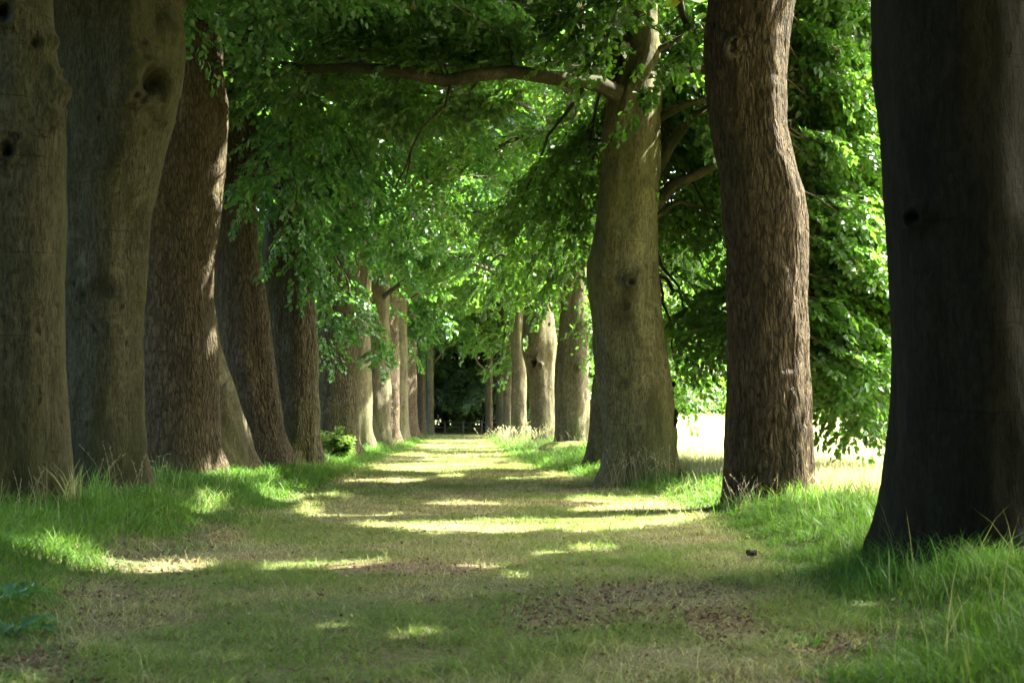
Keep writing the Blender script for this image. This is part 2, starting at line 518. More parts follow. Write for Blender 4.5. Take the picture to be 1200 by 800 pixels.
# ------------------------------------------------------------------ trunks
def tilt_tube(name, prof, D, mat, parent, style, seed, base_z, top=(17, 0.16), knots=(), nth=112, dz=0.05, flare=0.3, amp=1.0, lean=0.4):
    """a tapering trunk whose width and lean follow prof [(y, xl, xr)] measured at distance D"""
    prof = sorted(prof, key=lambda p: -p[0])
    zc, cx, rr = [], [], []
    for y, a, b in prof:
        A, B = pix(a, y, D), pix(b, y, D)
        zc.append((A[2] + B[2]) / 2); cx.append((A[0] + B[0]) / 2); rr.append((B[0] - A[0]) / 2)
    z0 = base_z - 0.35
    zt, rt = top
    zlast = zc[-1]
    slope = (cx[-1] - cx[-2]) / max(0.3, zc[-1] - zc[-2]) if len(cx) > 1 else 0
    slope = max(-0.12, min(0.12, slope)) * lean
    zc = [z0] + zc + [zlast + (zt - zlast) * 0.4, zt]
    cx = [cx[0]] + cx + [cx[-1] + slope * (zt - zlast) * 0.4, cx[-1] + slope * (zt - zlast) * 0.8]
    rr = [rr[0]] + rr + [rr[-1] * 0.72, rt]
    zs = np.concatenate([np.arange(z0, zlast + 0.3, dz), np.linspace(zlast + 0.35, zt, 36)])
    C = np.interp(zs, zc, cx); R = np.interp(zs, zc, rr)
    ker = np.exp(-np.linspace(-2, 2, 9) ** 2); ker /= ker.sum()
    for _ in range(2):
        C = np.convolve(np.pad(C, 4, 'edge'), ker, 'valid'); R = np.convolve(np.pad(R, 4, 'edge'), ker, 'valid')
    th = np.arange(nth) * 2 * PI / nth
    TH, ZZ = np.meshgrid(th, zs)
    RR = np.repeat(R[:, None], nth, 1)
    cs, sn = np.cos(TH), np.sin(TH)
    rs = np.random.default_rng(seed)
    fl = np.zeros_like(RR)
    for k, a in ((3, .022), (5, .018), (7, .012)):
        fl += a * np.cos(k * TH + rs.uniform(0, 6.28) + rs.uniform(-.25, .25) * ZZ)
    low = noise3(cs * RR / 0.5 + seed, sn * RR / 0.5, ZZ / 1.1, seed) - 0.5
    low2 = noise3(cs * RR / 0.2 + seed, sn * RR / 0.2, ZZ / 0.45, seed + 1) - 0.5
    disp = RR * fl * 1.2 * amp + RR * 0.10 * low * amp + 0.05 * low2 * amp
    if style == 'oak':
        a = noise3(cs * RR / 0.06 + seed, sn * RR / 0.06, ZZ / 0.22, seed + 2)
        b = noise3(cs * RR / 0.04 + seed, sn * RR / 0.04, ZZ / 0.12, seed + 3)
        disp += 0.030 * (1 - np.abs(2 * a - 1)) - 0.018 + 0.010 * (b - 0.5)
    else:
        b = noise3(cs * RR / 0.05 + seed, sn * RR / 0.05, ZZ / 0.05, seed + 3)
        v_ = noise3(cs * RR / 0.09 + seed, sn * RR / 0.09, ZZ / 0.45, seed + 5)
        disp += 0.008 * (b - 0.5) + 0.016 * (v_ - 0.5)
    root = np.exp(-np.clip(ZZ - base_z, 0, 9) / 0.34)
    lob = -0.22 + 1.3 * np.clip(0.5 * (low2 + low) + np.cos(4 * TH + rs.uniform(0, 6.28)) * 0.6 + np.cos(3 * TH + rs.uniform(0, 6.28)) * 0.5, -0.25, 1)
    disp += flare * RR * root * lob
    scar = np.zeros_like(RR)
    for kx, ky, kr, kh in knots:
        K = pix(kx, ky, D)
        cxx = np.interp(K[2], zs, C); rad = np.interp(K[2], zs, R)
        s = max(-0.98, min(0.98, (K[0] - cxx) / rad))
        tk = -math.acos(s)                     # the side that faces the avenue's near end
        dth = (TH - tk + PI) % (2 * PI) - PI
        d2 = ((dth * rad) ** 2 + (ZZ - K[2]) ** 2) / kr ** 2
        wob = noise3(cs * RR / (kr * .8) + kx, sn * RR / (kr * .8), ZZ / (kr * .8), 3) - .5 + .6 * (noise3(cs * RR / (kr * .3), sn * RR / (kr * .3), ZZ / (kr * .3), 4) - .5)
        d2 = d2 * (1 + 1.3 * wob)
        scar = np.maximum(scar, np.exp(-d2 * 1.3) * (1.0 if kh < 0 else .45))
        if kh > 0:
            disp += kh * np.exp(-d2)
        else:                                    # a hollow with a raised lip
            disp += kh * np.exp(-d2 * 2.2) + 0.45 * abs(kh) * np.exp(-(np.sqrt(d2) - 1.25) ** 2 * 4)
    RD = RR + disp
    Yc = D + 0.12 * (noise2(zs * 0.25, seed * 1.7, seed) - 0.5)
    V = np.stack([C[:, None] + cs * RD, Yc[:, None] + sn * RD, ZZ], -1).reshape(-1, 3)
    n = len(zs)
    i = np.arange(n - 1)[:, None] * nth; j = np.arange(nth)[None]; k = (j + 1) % nth
    Q = np.stack([i + j, i + k, i + nth + k, i + nth + j], -1).reshape(-1, 4)
    cap = np.array([[(n - 1) * nth + q for q in range(nth)]])
    mesh_obj(name, V, [Q, cap], mat, parent, np.repeat(scar.reshape(-1, 1), 3, 1), True, parent.location if parent else None)
    return lambda z: np.array([np.interp(z, zs, C), np.interp(z, zs, Yc), z]), lambda z: float(np.interp(z, zs, R))


# ------------------------------------------------------------------ leaves
def leaf_template(fine):
    if fine:
        V = np.array([[0, 0, 0], [.28, -.31, .05], [.70, -.25, .03], [1, 0, -.06], [.70, .25, .03], [.28, .31, .05]])
    else:
        V = np.array([[0, 0, 0], [.46, -.36, .05], [1, 0, -.05], [.46, .36, .05]])
    return V


def spray_template(r, n=24):
    """leaf bases, directions and normals along one twig of length 1, roughly in a plane"""
    t = np.linspace(0.12, 1.0, n)
    side = np.where(np.arange(n) % 2 == 0, 1, -1)
    base = np.stack([t, side * 0.02 + 0.10 * side * r.uniform(0, 1, n), 0.04 * r.standard_normal(n) - 0.10 * t ** 2], -1)
    ang = side * r.uniform(0.45, 1.15, n) * (1 - 0.6 * (t > 0.93))
    d = np.stack([np.cos(ang), np.sin(ang), -0.25 + 0.28 * r.standard_normal(n)], -1)
    d /= np.linalg.norm(d, axis=1)[:, None]
    nn = np.stack([0.65 * r.standard_normal(n), 0.65 * r.standard_normal(n), np.ones(n)], -1)
    nn -= (nn * d).sum(1)[:, None] * d
    nn /= np.linalg.norm(nn, axis=1)[:, None]
    s = r.uniform(0.75, 1.2, n)
    return base, d, nn, s


TPL = [spray_template(np.random.default_rng(100 + k)) for k in range(10)]


def leaves_mesh(name, P, Dv, Nv, L, leaf, mat, parent, loc, hue=(0.055, 0.105, 0.022), seed=1, cull=True, near_ok=False, young=0.0, prune=None, keep=None):
    """P spray starts, Dv directions, Nv up normals, L twig lengths, leaf: leaf length per spray"""
    if len(P) == 0: return None
    r = np.random.default_rng(seed)
    Dv = Dv / np.linalg.norm(Dv, axis=1)[:, None]
    Sv = np.cross(Nv, Dv); Sv /= np.linalg.norm(Sv, axis=1)[:, None] + 1e-9
    Nv = np.cross(Dv, Sv)
    k = r.integers(0, len(TPL), len(P))
    B, DD, NN, SS, TI = [], [], [], [], []
    tone = r.uniform(0, 1, len(P))
    for q in range(len(TPL)):
        ix = np.where(k == q)[0]
        if not len(ix): continue
        b, d, n, s = TPL[q]
        fr = np.stack([Dv[ix], Sv[ix], Nv[ix]], 1)
        B.append((P[ix][:, None] + (b[None] * L[ix][:, None, None]) @ fr).reshape(-1, 3))
        DD.append((np.broadcast_to(d, (len(ix),) + d.shape) @ fr).reshape(-1, 3))
        NN.append((np.broadcast_to(n, (len(ix),) + n.shape) @ fr).reshape(-1, 3))
        SS.append((leaf[ix][:, None] * s[None]).ravel())
        TI.append(np.repeat(tone[ix], len(s)))
    B = np.vstack(B); DD = np.vstack(DD); NN = np.vstack(NN); SS = np.concatenate(SS); TI = np.concatenate(TI)
    if cull:
        kill = litmask(B)
        if keep is not None: kill &= ~np.concatenate([np.repeat(keep[k == q], len(TPL[q][3])) for q in range(len(TPL))])
        kill |= shaftmask(B)
        if not near_ok:
            kill |= too_near(B)
        if prune is not None:
            kill |= prune(B)
        kp = ~kill
        B, DD, NN, SS, TI = B[kp], DD[kp], NN[kp], SS[kp], TI[kp]
    if len(B) == 0: return None
    SD = np.cross(NN, DD)
    dist = np.linalg.norm(B - CAM, axis=1)
    hi = (dist < 34) & (B[:, 2] < 9.5)
    Vs, Qs, Ts, Cs = [], [], [], []
    n0 = 0
    for sel, fine in ((hi, True), (~hi, False)):
        m = int(sel.sum())
        if not m: continue
        T = leaf_template(fine)
        c = T[None] * SS[sel][:, None, None]
        V = B[sel][:, None] + c[..., :1] * DD[sel][:, None] + c[..., 1:2] * SD[sel][:, None] + c[..., 2:] * NN[sel][:, None]
        nv = len(T)
        o = n0 + np.arange(m)[:, None] * nv
        if fine:
            Qs.append(np.vstack([o + np.array([0, 1, 2, 3]), o + np.array([0, 3, 4, 5])]))
        else:
            Ts.append(np.vstack([o + np.array([0, 1, 2]), o + np.array([0, 2, 3])]))
        Vs.append(V.reshape(-1, 3)); n0 += m * nv
        f = np.clip(0.55 * TI[sel] + 0.45 * r.uniform(0, 1, m), 0, 1)[:, None]
        base = np.array(hue)
        col = base * (0.72 + 0.55 * f) + np.array([0.028, 0.026, 0.0]) * f ** 2
        yel = (r.uniform(0, 1, m) < 0.012)[:, None]
        col = np.where(yel, np.array([0.16, 0.15, 0.03]), col)
        if young: col = col * (1 - young) + young * np.array([0.13, 0.19, 0.035])
        Cs.append(np.repeat(col, nv, 0))
    fs = []
    if Qs: fs.append(np.vstack(Qs))
    if Ts: fs.append(np.vstack(Ts))
    return mesh_obj(name, np.vstack(Vs), fs, mat, parent, np.vstack(Cs), False, loc)


def too_near(B):
    uu, vv, zz = project(B)
    return (zz > -1) & (zz < 11.5) & (uu > -160) & (uu < 1360) & (vv > -60)


class Crown:
    def __init__(s, seed, lod=1.0):
        s.r = np.random.default_rng(seed); s.seed = seed; s.lod = lod
        s.P = []; s.D = []; s.N = []; s.L = []; s.S = []
        s.br = Geo(); s.limb = Geo(); s.tw = []; s.K = []; s.keep = False

    def spray(s, p, d, n, L, leaf):
        s.P.append(p); s.D.append(d); s.N.append(n); s.L.append(L); s.S.append(leaf); s.K.append(s.keep)

    def bough(s, a, b, droop=0.6, spread=0.42, r0=0.07, nsec=11, leaf=0.118, t0=0.22, hang=0.35, tw=None, thick_limb=False, step=0.32):
        """a bough from a to b with a drooping tip, side branches and leaf sprays in tiers"""
        r = s.r
        a = np.asarray(a, float); b = np.asarray(b, float)
        Lb = np.linalg.norm(b - a)
        t = np.linspace(0, 1, 9)[:, None]
        mid = (a + b) / 2 + np.array([0, 0, droop]) + r.normal(0, 0.06 * Lb, 3) * np.array([1, 1, 0.4])
        C = (1 - t) ** 2 * a + 2 * t * (1 - t) * mid + t ** 2 * b
        C[1:-1] += r.normal(0, 0.012 * Lb, (7, 3))
        n_bough = len(s.P)
        leaf = leaf * s.lod
        step = step * s.lod
        tw = (0.7 if tw is None else tw) * (0.6 + 0.4 * s.lod)
        tv = np.linspace(t0, 1, nsec)
        for i, q in enumerate(tv):
            q = min(1, max(0.05, q + r.normal(0, 0.02)))
            fi = q * 8; k = min(7, int(fi)); fr = fi - k
            p = C[k] * (1 - fr) + C[k + 1] * fr
            ax = C[k + 1] - C[k]; ax /= np.linalg.norm(ax) + 1e-9
            sd = np.cross(ax, [0, 0, 1]); sd /= np.linalg.norm(sd) + 1e-9
            sg = 1 if i % 2 else -1
            an = r.uniform(0.6, 1.15)
            d = ax * math.cos(an) + sd * sg * math.sin(an) + np.array([0, 0, r.uniform(-.25, .25)])
            if i == nsec - 1: d = ax
            d /= np.linalg.norm(d)
            L2 = max(0.5, Lb * spread * (1.12 - 0.72 * q) * r.uniform(0.7, 1.15))
            n2 = max(3, int(L2 / 0.4))
            tt2 = np.linspace(0, 1, n2 + 1)[:, None]
            S = p + d * L2 * tt2 + np.array([0, 0, -hang * L2 * 0.4]) * tt2 ** 2 + r.normal(0, 0.03, (n2 + 1, 3)) * tt2
            n_first = len(s.P)
            ns = max(2, int(L2 / step))
            for j in range(ns + 1):
                v = 0.12 + 0.88 * j / ns
                fj = v * n2; kk = min(n2 - 1, int(fj)); f2 = fj - kk
                pp = S[kk] * (1 - f2) + S[kk + 1] * f2
                ad = S[kk + 1] - S[kk]; ad /= np.linalg.norm(ad) + 1e-9
                s2 = np.cross(ad, [0, 0, 1]); s2 /= np.linalg.norm(s2) + 1e-9
                for sgn in ((1, -1) if j < ns else (0,)):
                    a2 = r.uniform(0.5, 1.1)
                    dd = ad * math.cos(a2) + s2 * sgn * math.sin(a2) + np.array([0, 0, -hang * r.uniform(-0.25, 1.0)])
                    s.spray(pp, dd, np.array([r.normal(0, .3), r.normal(0, .3), 1.0]), tw * r.uniform(0.6, 1.1), leaf)
            s.tw.append((S, np.linspace(max(0.007, r0 * 0.22), 0.003, n2 + 1), 4, n_first, len(s.P), .8))
        s.tw.append((C, np.linspace(r0, 0.012, 9), 7 if r0 > .05 else 5, n_bough, len(s.P), .6))

    def build(s, parent, hue=(0.055, 0.105, 0.022), twigmat=None, prune=None, young=0.0, near_ok=False, name="crown"):
        loc = np.array(parent.location)
        if not s.P: return None
        P, D, Nn, L, S = map(np.array, (s.P, s.D, s.N, s.L, s.S))
        o = leaves_mesh(name, P, D, Nn, L, S, M_LEAF, parent, loc, hue, s.seed, prune=prune, young=young, near_ok=near_ok, keep=np.array(s.K))
        Dn = D / np.linalg.norm(D, axis=1)[:, None]
        M = P + Dn * L[:, None] * .5
        gone = (litmask(M) & ~np.array(s.K)) | shaftmask(M) | too_near(M)
        kids = []
        for C, rad, sides, i0, i1, need in s.tw:          # bare twigs are shed, and a bough that lost most of them
            ok = 1 - gone[i0:i1].mean() >= need
            if need > .7:
                if ok: kids.append((C, rad, sides))
            else:
                if len(kids) >= 3 or ok:
                    s.br.tube(C, rad, sides)
                    for q in kids: s.br.tube(*q)
                kids = []
        if s.br.n: s.br.build("branch", twigmat or B_TWIG, parent, True, loc)
        return o


def auto_crown(cr, ctr, rad, hb, ht, reach, nb, path_side, low_out=None, low_in=None, leaf=0.118, front=True, sun=0):
    """boughs spiralling up the trunk; path_side = +1 when the path lies on +x"""
    r = cr.r
    az = r.uniform(0, 6.28)
    for i in range(nb):
        f = i / (nb - 1)
        h = hb + (ht - hb) * f ** 0.9
        az += 2.4 + r.normal(0, 0.25)
        if front is False and f < 0.42 and math.sin(az) < 0.15: az = -az
        if front == 'back' and f < 0.5 and math.sin(az) > -0.1: az = -az
        if front == 'x' and f < 0.42:
            az = (0.0 if math.cos(az) > 0 else PI) + r.normal(0, .3)
        toward = math.cos(az) * path_side
        prof = (0.72 + 0.5 * math.sin(PI * min(1, 0.18 + 0.72 * f))) * (1 - 0.55 * max(0, f - 0.6) / 0.4)
        L = reach * prof * r.uniform(0.85, 1.1)
        a = ctr(min(h, 16)); a = np.array([a[0], a[1], h])
        rise = 0.35 * L * (0.3 + f)
        ez = h + rise
        if f < 0.3:
            lo = (low_in if toward > 0 else low_out)
            if lo is not None:
                ez = lo + r.uniform(0, 1.6) + 5 * f
        b = a + np.array([math.cos(az) * L, math.sin(az) * L, ez - h])
        up = f > 0.42
        cr.bough(a, b, droop=0.25 * L * (1 - f) + 0.3, r0=0.10 * (1 - 0.5 * f), nsec=9 if up else 11, leaf=leaf * (2.3 if up else 1.0), tw=1.2 if up else 0.75,
                 hang=0.45 if not up else 0.25, step=0.6 if up else 0.33, spread=0.5)


    # extra boughs added on the field side to block sun from path and trunks
    for i in range(sun):
        h = hb + 0.2 + 9.5 * (i + r.uniform(0, 1)) / sun
        ang = r.uniform(-1.15, 1.15)
        L = reach * r.uniform(0.75, 1.05)
        a = ctr(min(h, 16)); a = np.array([a[0], a[1], h])
        b = a + np.array([math.cos(ang) * L, math.sin(ang) * L, r.uniform(.2, 2.2)])
        cr.bough(a, b, droop=0.5, r0=0.06, nsec=10, leaf=leaf * 2.0, tw=1.1, hang=0.25, step=0.5, spread=0.5)


TREES = []


def tree(kind, label, D, prof, base_y, mat, style, seed, side, crown=None, knots=(), nth=112, dz=0.05, flare=0.25, amp=1.0, hue=(0.055, 0.105, 0.022), extra=None, top=(17, .16), group=None, lean=0.4, shade=None):
    y, a, b = max(prof, key=lambda p: p[0])
    base = pix((a + b) / 2, base_y, D)
    bz = float(g(base[0], D))
    root = empty(kind, (base[0], D, bz), label, "tree", group)
    ctr, rad = tilt_tube("trunk", prof, D, mat, root, style, seed, bz, top, knots, nth, dz, flare, amp, lean)
    lod = 1.0 if D < 36 else min(2.2, 1.0 + (D - 36) / 45)
    cr = Crown(seed * 13 + 5, lod)
    if crown: auto_crown(cr, ctr, rad, path_side=side, **crown)
    if extra: extra(cr, root)
    if shade:
        for gx, gy, hz in shade:  # boughs added up the sun ray to shade these spots of ground
            e = np.array([gx, gy, 0.0]) + SUN * (hz / SUN[2])
            a = ctr(min(hz - 1, 15))
            cr.bough(a, e, droop=0.5, r0=0.05, nsec=10, leaf=0.2, tw=1.1, hang=0.2, step=0.5, spread=0.5)
    cr.build(root, hue)
    if cr.limb.n: cr.limb.build("limb", B_BEECH if mat is B_OLIVE else mat, root, True, np.array(root.location))
    TREES.append((base[0], D, rad(bz + 0.3)))
    return root


def px_bough(cr, a, b, **kw):
    cr.bough(pix(*a), pix(*b), **kw)


exec_parts = True
HL = (0.055, 0.128, 0.038)     # left-hand crowns, a bluer green
HR = (0.066, 0.136, 0.032)

# ---- left row
CR_L = dict(hb=6.0, ht=17, reach=6.3, nb=20, low_in=7.0, low_out=4.5, front=False)
tree("beech_tree", "smooth knobbly beech trunk cut off by the left edge of the picture", 14.0,
     [(592, -52, 90), (570, -44, 83), (540, -40, 82), (450, -38, 77), (300, -38, 78), (200, -38, 78), (170, -38, 79), (150, -38, 77), (120, -38, 73), (80, -38, 69), (50, -37, 63), (0, -36, 62)],
     592, B_BEECH, 'beech', 11, 1, dict(hb=6.2, ht=17, reach=6.3, nb=27, low_in=8.0, low_out=5.5, front=False), nth=150, dz=0.035,
     knots=[(20, 30, .09, -.10), (62, 52, .10, .09), (72, 108, .12, .14), (52, 60, .07, -.05), (10, 170, .10, .05), (27, 188, .07, -.08), (70, 140, .12, .06), (36, 106, .10, .03), (5, 166, .05, -.05)], hue=HL, amp=0.8)
tree("beech_tree", "broad dark beech trunk bulging to the right at its top, behind the knobbly one", 18.5,
     [(582, 60, 181), (550, 66, 175), (500, 70, 172), (400, 72, 171), (300, 70, 174), (250, 68, 181), (200, 66, 192), (150, 62, 204), (100, 60, 214), (60, 60, 216), (0, 58, 210)],
     584, B_BEECH, 'beech', 12, 1, CR_L, nth=150, dz=0.04, knots=[(190, 110, .22, -.22), (135, 345, .14, -.03), (150, 190, .2, .05), (110, 350, .08, -.03), (205, 40, .2, .12)], hue=HL, amp=1.3)
tree("oak_tree", "reddish brown oak trunk with a pale sunlit right rim and a bend", 24.0,
     [(557, 152, 265), (530, 156, 258), (500, 157, 255), (450, 158, 252), (400, 158, 250), (350, 158, 249), (300, 158, 249), (250, 158, 258), (200, 170, 263), (150, 178, 267), (120, 178, 267), (60, 172, 259), (0, 165, 248)],
     557, B_OAKB, 'oak', 13, 1, CR_L, nth=220, dz=0.03, knots=[(232, 8, .16, .14), (243, 305, .10, .08), (262, 130, .12, .06)], hue=HL, lean=0.0)
tree("beech_tree", "grey smooth beech foot leaning out between the brown and furrowed trunks", 26.3,
     [(551, 205, 301), (500, 207, 287), (450, 208, 272), (400, 208, 256), (350, 208, 249), (250, 208, 243), (0, 205, 232)],
     551, B_GREY, 'beech', 14, 1, dict(hb=8, ht=16, reach=5, nb=12, low_out=7), nth=96, hue=HL)


def ex_l4(cr, root):
    for tx, ty, tD in ((330, 40, 26), (370, 130, 26.5), (345, 210, 26), (395, 60, 27), (420, 190, 28), (360, 300, 27.5), (430, 110, 26)):
        px_bough(cr, (288, max(-120, ty - 150), 29), (tx, ty, tD), droop=0.5, r0=0.05, nsec=11, hang=0.6)


tree("oak_tree", "grey brown furrowed oak trunk beside the dark mossy one", 29.0,
     [(549, 262, 350), (500, 258, 333), (450, 253, 325), (400, 250, 318), (350, 248, 312), (300, 246, 302), (250, 246, 299), (200, 247, 300), (140, 248, 302), (100, 249, 300), (60, 250, 304), (0, 246, 292)],
     549, B_OAKB, 'oak', 15, 1, CR_L, nth=200, dz=0.035, knots=[(270, 108, .12, .05), (305, 60, .2, .1)], hue=HL, extra=ex_l4)


def ex_l5(cr, root):
    for tx, ty, tD in ((400, 330, 31), (440, 290, 32), (390, 240, 30.5), (430, 350, 33), (460, 250, 31), (380, 380, 32), (470, 330, 34)):
        px_bough(cr, (345, max(-60, ty - 190), 33), (tx, ty - 62, tD), droop=0.7, r0=0.05, nsec=11, hang=0.65)


tree("oak_tree", "dark mossy leaning trunk with foliage hiding its upper half", 32.5,
     [(549, 312, 376), (500, 313, 375), (450, 314, 374), (400, 313, 372), (340, 310, 367), (300, 308, 362), (260, 312, 360), (200, 322, 368), (100, 335, 380), (0, 345, 385)],
     549, B_MOSS, 'oak', 16, 1, CR_L, nth=170, dz=0.04, hue=HL, extra=ex_l5)


def ex_l6(cr, root):
    px_bough(cr, (392, 300, 39), (446, 410, 38.2), droop=0.1, r0=0.03, nsec=9, hang=0.15, spread=0.3)
    px_bough(cr, (392, 330, 39), (385, 400, 37.8), droop=0.1, r0=0.03, nsec=7, hang=0.3, spread=0.35)
    for tx, ty, tD in ((470, 380, 42), (500, 330, 40), (450, 300, 39)):
        px_bough(cr, (400, ty - 150, 41), (tx, ty - 80, tD), droop=0.8, r0=0.05, nsec=11, hang=0.6)


CR_F = dict(hb=5.6, ht=16, reach=6.3, nb=22, low_in=6.3, low_out=3.8)
tree("oak_tree", "thick furrowed trunk with a buttress root, pale shrub at its foot", 41.0,
     [(534, 366, 426), (500, 368, 420), (450, 370, 421), (400, 372, 425), (340, 374, 430), (250, 378, 432), (0, 380, 430)],
     534, B_MOSS, 'oak', 17, 1, CR_F, hue=HL, extra=ex_l6, flare=0.4)
def ex_far(cr, root):
    for tx, ty, tD in ((505, 385, 82), (520, 370, 80), (490, 400, 84), (535, 385, 84), (500, 360, 78)):
        px_bough(cr, (478, ty - 70, 80), (tx, ty, tD), droop=0.5, r0=0.04, nsec=9, hang=0.4)


LROW = [(48, 388, 436, 520, B_GREY, 'beech', "pale grey trunk just past the furrowed buttressed one on the left"),
        (55, 416, 458, 517, B_GREY, 'oak', "grey trunk third in the receding left line, after the pale one"),
        (62, 434, 469, 514, B_OAKB, 'oak', "brownish trunk in the middle of the receding left line"),
        (70, 446, 479, 512, B_GREY, 'beech', "slender pale trunk nearest but one to the far end of the left line"),
        (80, 460, 489, 509, B_OAKB, 'oak', "last sunlit trunk at the far end of the left line")]
for i, (D, a, b, by, mt, st, lb) in enumerate(LROW):
    tree("beech_tree" if st == 'beech' else "oak_tree", lb, D, [(by, a - 3, b + 2), (by - 12, a, b), (430, a + 1, b - 1), (380, a + 2, b - 2), (300, a + 3, b - 2), (150, a + 4, b - 4)], by, mt, st, 30 + i, 1,
         dict(hb=5.4, ht=16, reach=6.0, nb=19, low_in=6.6 + 0.2 * i, low_out=3.5), nth=72, dz=0.08, hue=HL, extra=ex_far if D == 80 else None)

for D, a, b, by, st, lb in ((95, 489, 499, 507, 'oak', "dark trunk just past the last sunlit trunk of the left line"), (106, 500, 508, 506, 'beech', "pale thin trunk in the shade where the left line ends")):
    tree("oak_tree" if st == 'oak' else "beech_tree", lb, D, [(by, a - 1, b + 1), (480, a, b), (430, a, b), (300, a + 1, b - 1)], by, B_OAKB if st == 'oak' else B_GREY, st, int(D), 1, dict(hb=5, ht=15, reach=5.5, nb=14, low_in=7.5, low_out=3.5), nth=40, dz=.2, hue=HL)

# ---- right row
def ex_r1(cr, root):
    for a, b in (((1120, -260, 9.8), (690, 12, 12.5)), ((1120, -240, 9.8), (610, 8, 12.8)), ((1100, -250, 9.8), (890, -14, 12.2))):
        px_bough(cr, a, b, droop=0.5, r0=0.04, nsec=7, hang=0.35, spread=0.16, t0=0.72, tw=0.45)


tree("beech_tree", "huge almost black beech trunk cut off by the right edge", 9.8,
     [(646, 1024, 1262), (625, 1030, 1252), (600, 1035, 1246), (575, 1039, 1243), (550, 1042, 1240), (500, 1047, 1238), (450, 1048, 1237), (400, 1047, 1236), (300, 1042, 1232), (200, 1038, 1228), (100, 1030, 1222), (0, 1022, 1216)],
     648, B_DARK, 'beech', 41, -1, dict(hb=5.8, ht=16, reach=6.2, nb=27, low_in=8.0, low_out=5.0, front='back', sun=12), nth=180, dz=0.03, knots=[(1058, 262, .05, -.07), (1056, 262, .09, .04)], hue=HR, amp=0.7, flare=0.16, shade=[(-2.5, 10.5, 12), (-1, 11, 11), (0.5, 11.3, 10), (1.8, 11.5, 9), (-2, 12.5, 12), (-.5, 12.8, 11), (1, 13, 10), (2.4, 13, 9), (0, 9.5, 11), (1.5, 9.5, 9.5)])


def ex_r2(cr, root):
    # the low curtain of leaves to the right of the trunk, above the meadow
    cr.keep = True
    for tx, ty, tD in ((1000, 505, 21.5), (1040, 500, 21.8), (965, 440, 21.8), (1010, 430, 22.5), (1030, 330, 21.2), (985, 340, 22.2), (970, 250, 21.2), (1020, 200, 21.8), (990, 120, 20.6), (960, 60, 21.5), (1040, 90, 22.5), (1010, 20, 20.9), (950, 160, 20.9), (1000, 270, 23.1), (960, 380, 23.1), (1040, 260, 22.8), (1020, 400, 23.7), (980, 180, 23.1), (1035, 450, 23.7), (950, 300, 23.7), (975, 470, 23.1), (1020, 465, 22.8), (1040, 420, 23.1), (990, 480, 24.0), (960, 420, 24.3), (1000, 70, 23.7), (950, 110, 23.1), (1045, 380, 21.5), (1030, 150, 24.0)):
        px_bough(cr, (915, ty - 110, 21.6), (tx, ty - 14, tD + 2.0), droop=0.6, r0=0.022, nsec=13, hang=0.55, spread=0.4, t0=0.2, leaf=0.125, step=.27)
    cr.keep = False
    # the healed saw cut: a flat oval with a raised rim
    c = pix(853, 68, 17.4); c[1] = 16.93
    sg = Geo()
    th, q = np.meshgrid(np.arange(28) * 2 * PI / 28, np.array([0.02, .3, .55, .72, .82, .93, 1.06, 1.2]))
    dep = np.interp(q, [0, .55, .72, .85, 1.0, 1.2], [.012, .012, .014, .026, .022, -.06]) + .014 * (noise3(np.cos(th) * q * 4, np.sin(th) * q * 4, 1.5, 8) - .5)
    wob = 1 + .12 * (noise3(np.cos(th) * 1.5, np.sin(th) * 1.5, .3, 4) - .5)
    V = np.stack([c[0] + np.cos(th) * q * .115 * wob, c[1] - dep - .02, c[2] + np.sin(th) * q * .14 * wob], -1).reshape(-1, 3)
    i = np.arange(7)[:, None] * 28; j = np.arange(28)[None]; kk = (j + 1) % 28
    sg.add(V, np.stack([i + j, i + kk, i + 28 + kk, i + 28 + j], -1).reshape(-1, 4))
    sg.build("branch_scar", B_OAKB, root, True, np.array(root.location))


tree("oak_tree", "brown deeply furrowed oak trunk with a sawn branch scar near its top", 17.4,
     [(586, 848, 954), (560, 849, 952), (500, 851, 950), (400, 854, 948), (300, 853, 946), (250, 848, 944), (225, 845, 941), (200, 842, 934), (150, 833, 922), (100, 829, 921), (50, 827, 924), (0, 831, 931)],
     586, B_OAK, 'oak', 42, -1, dict(hb=6.5, ht=17, reach=6.3, nb=27, low_in=7.6, low_out=5.0, front='x', sun=12), nth=260, dz=0.025, knots=[(853, 68, .10, .07), (853, 68, .05, -.04)], hue=HR, extra=ex_r2, lean=0.0, flare=0.1, shade=[(-2, 14, 12), (-.5, 14.3, 11), (1, 14.5, 10), (2.3, 14.7, 9), (-1.2, 15.3, 12), (.4, 15.5, 10.5), (2, 15.5, 9)])


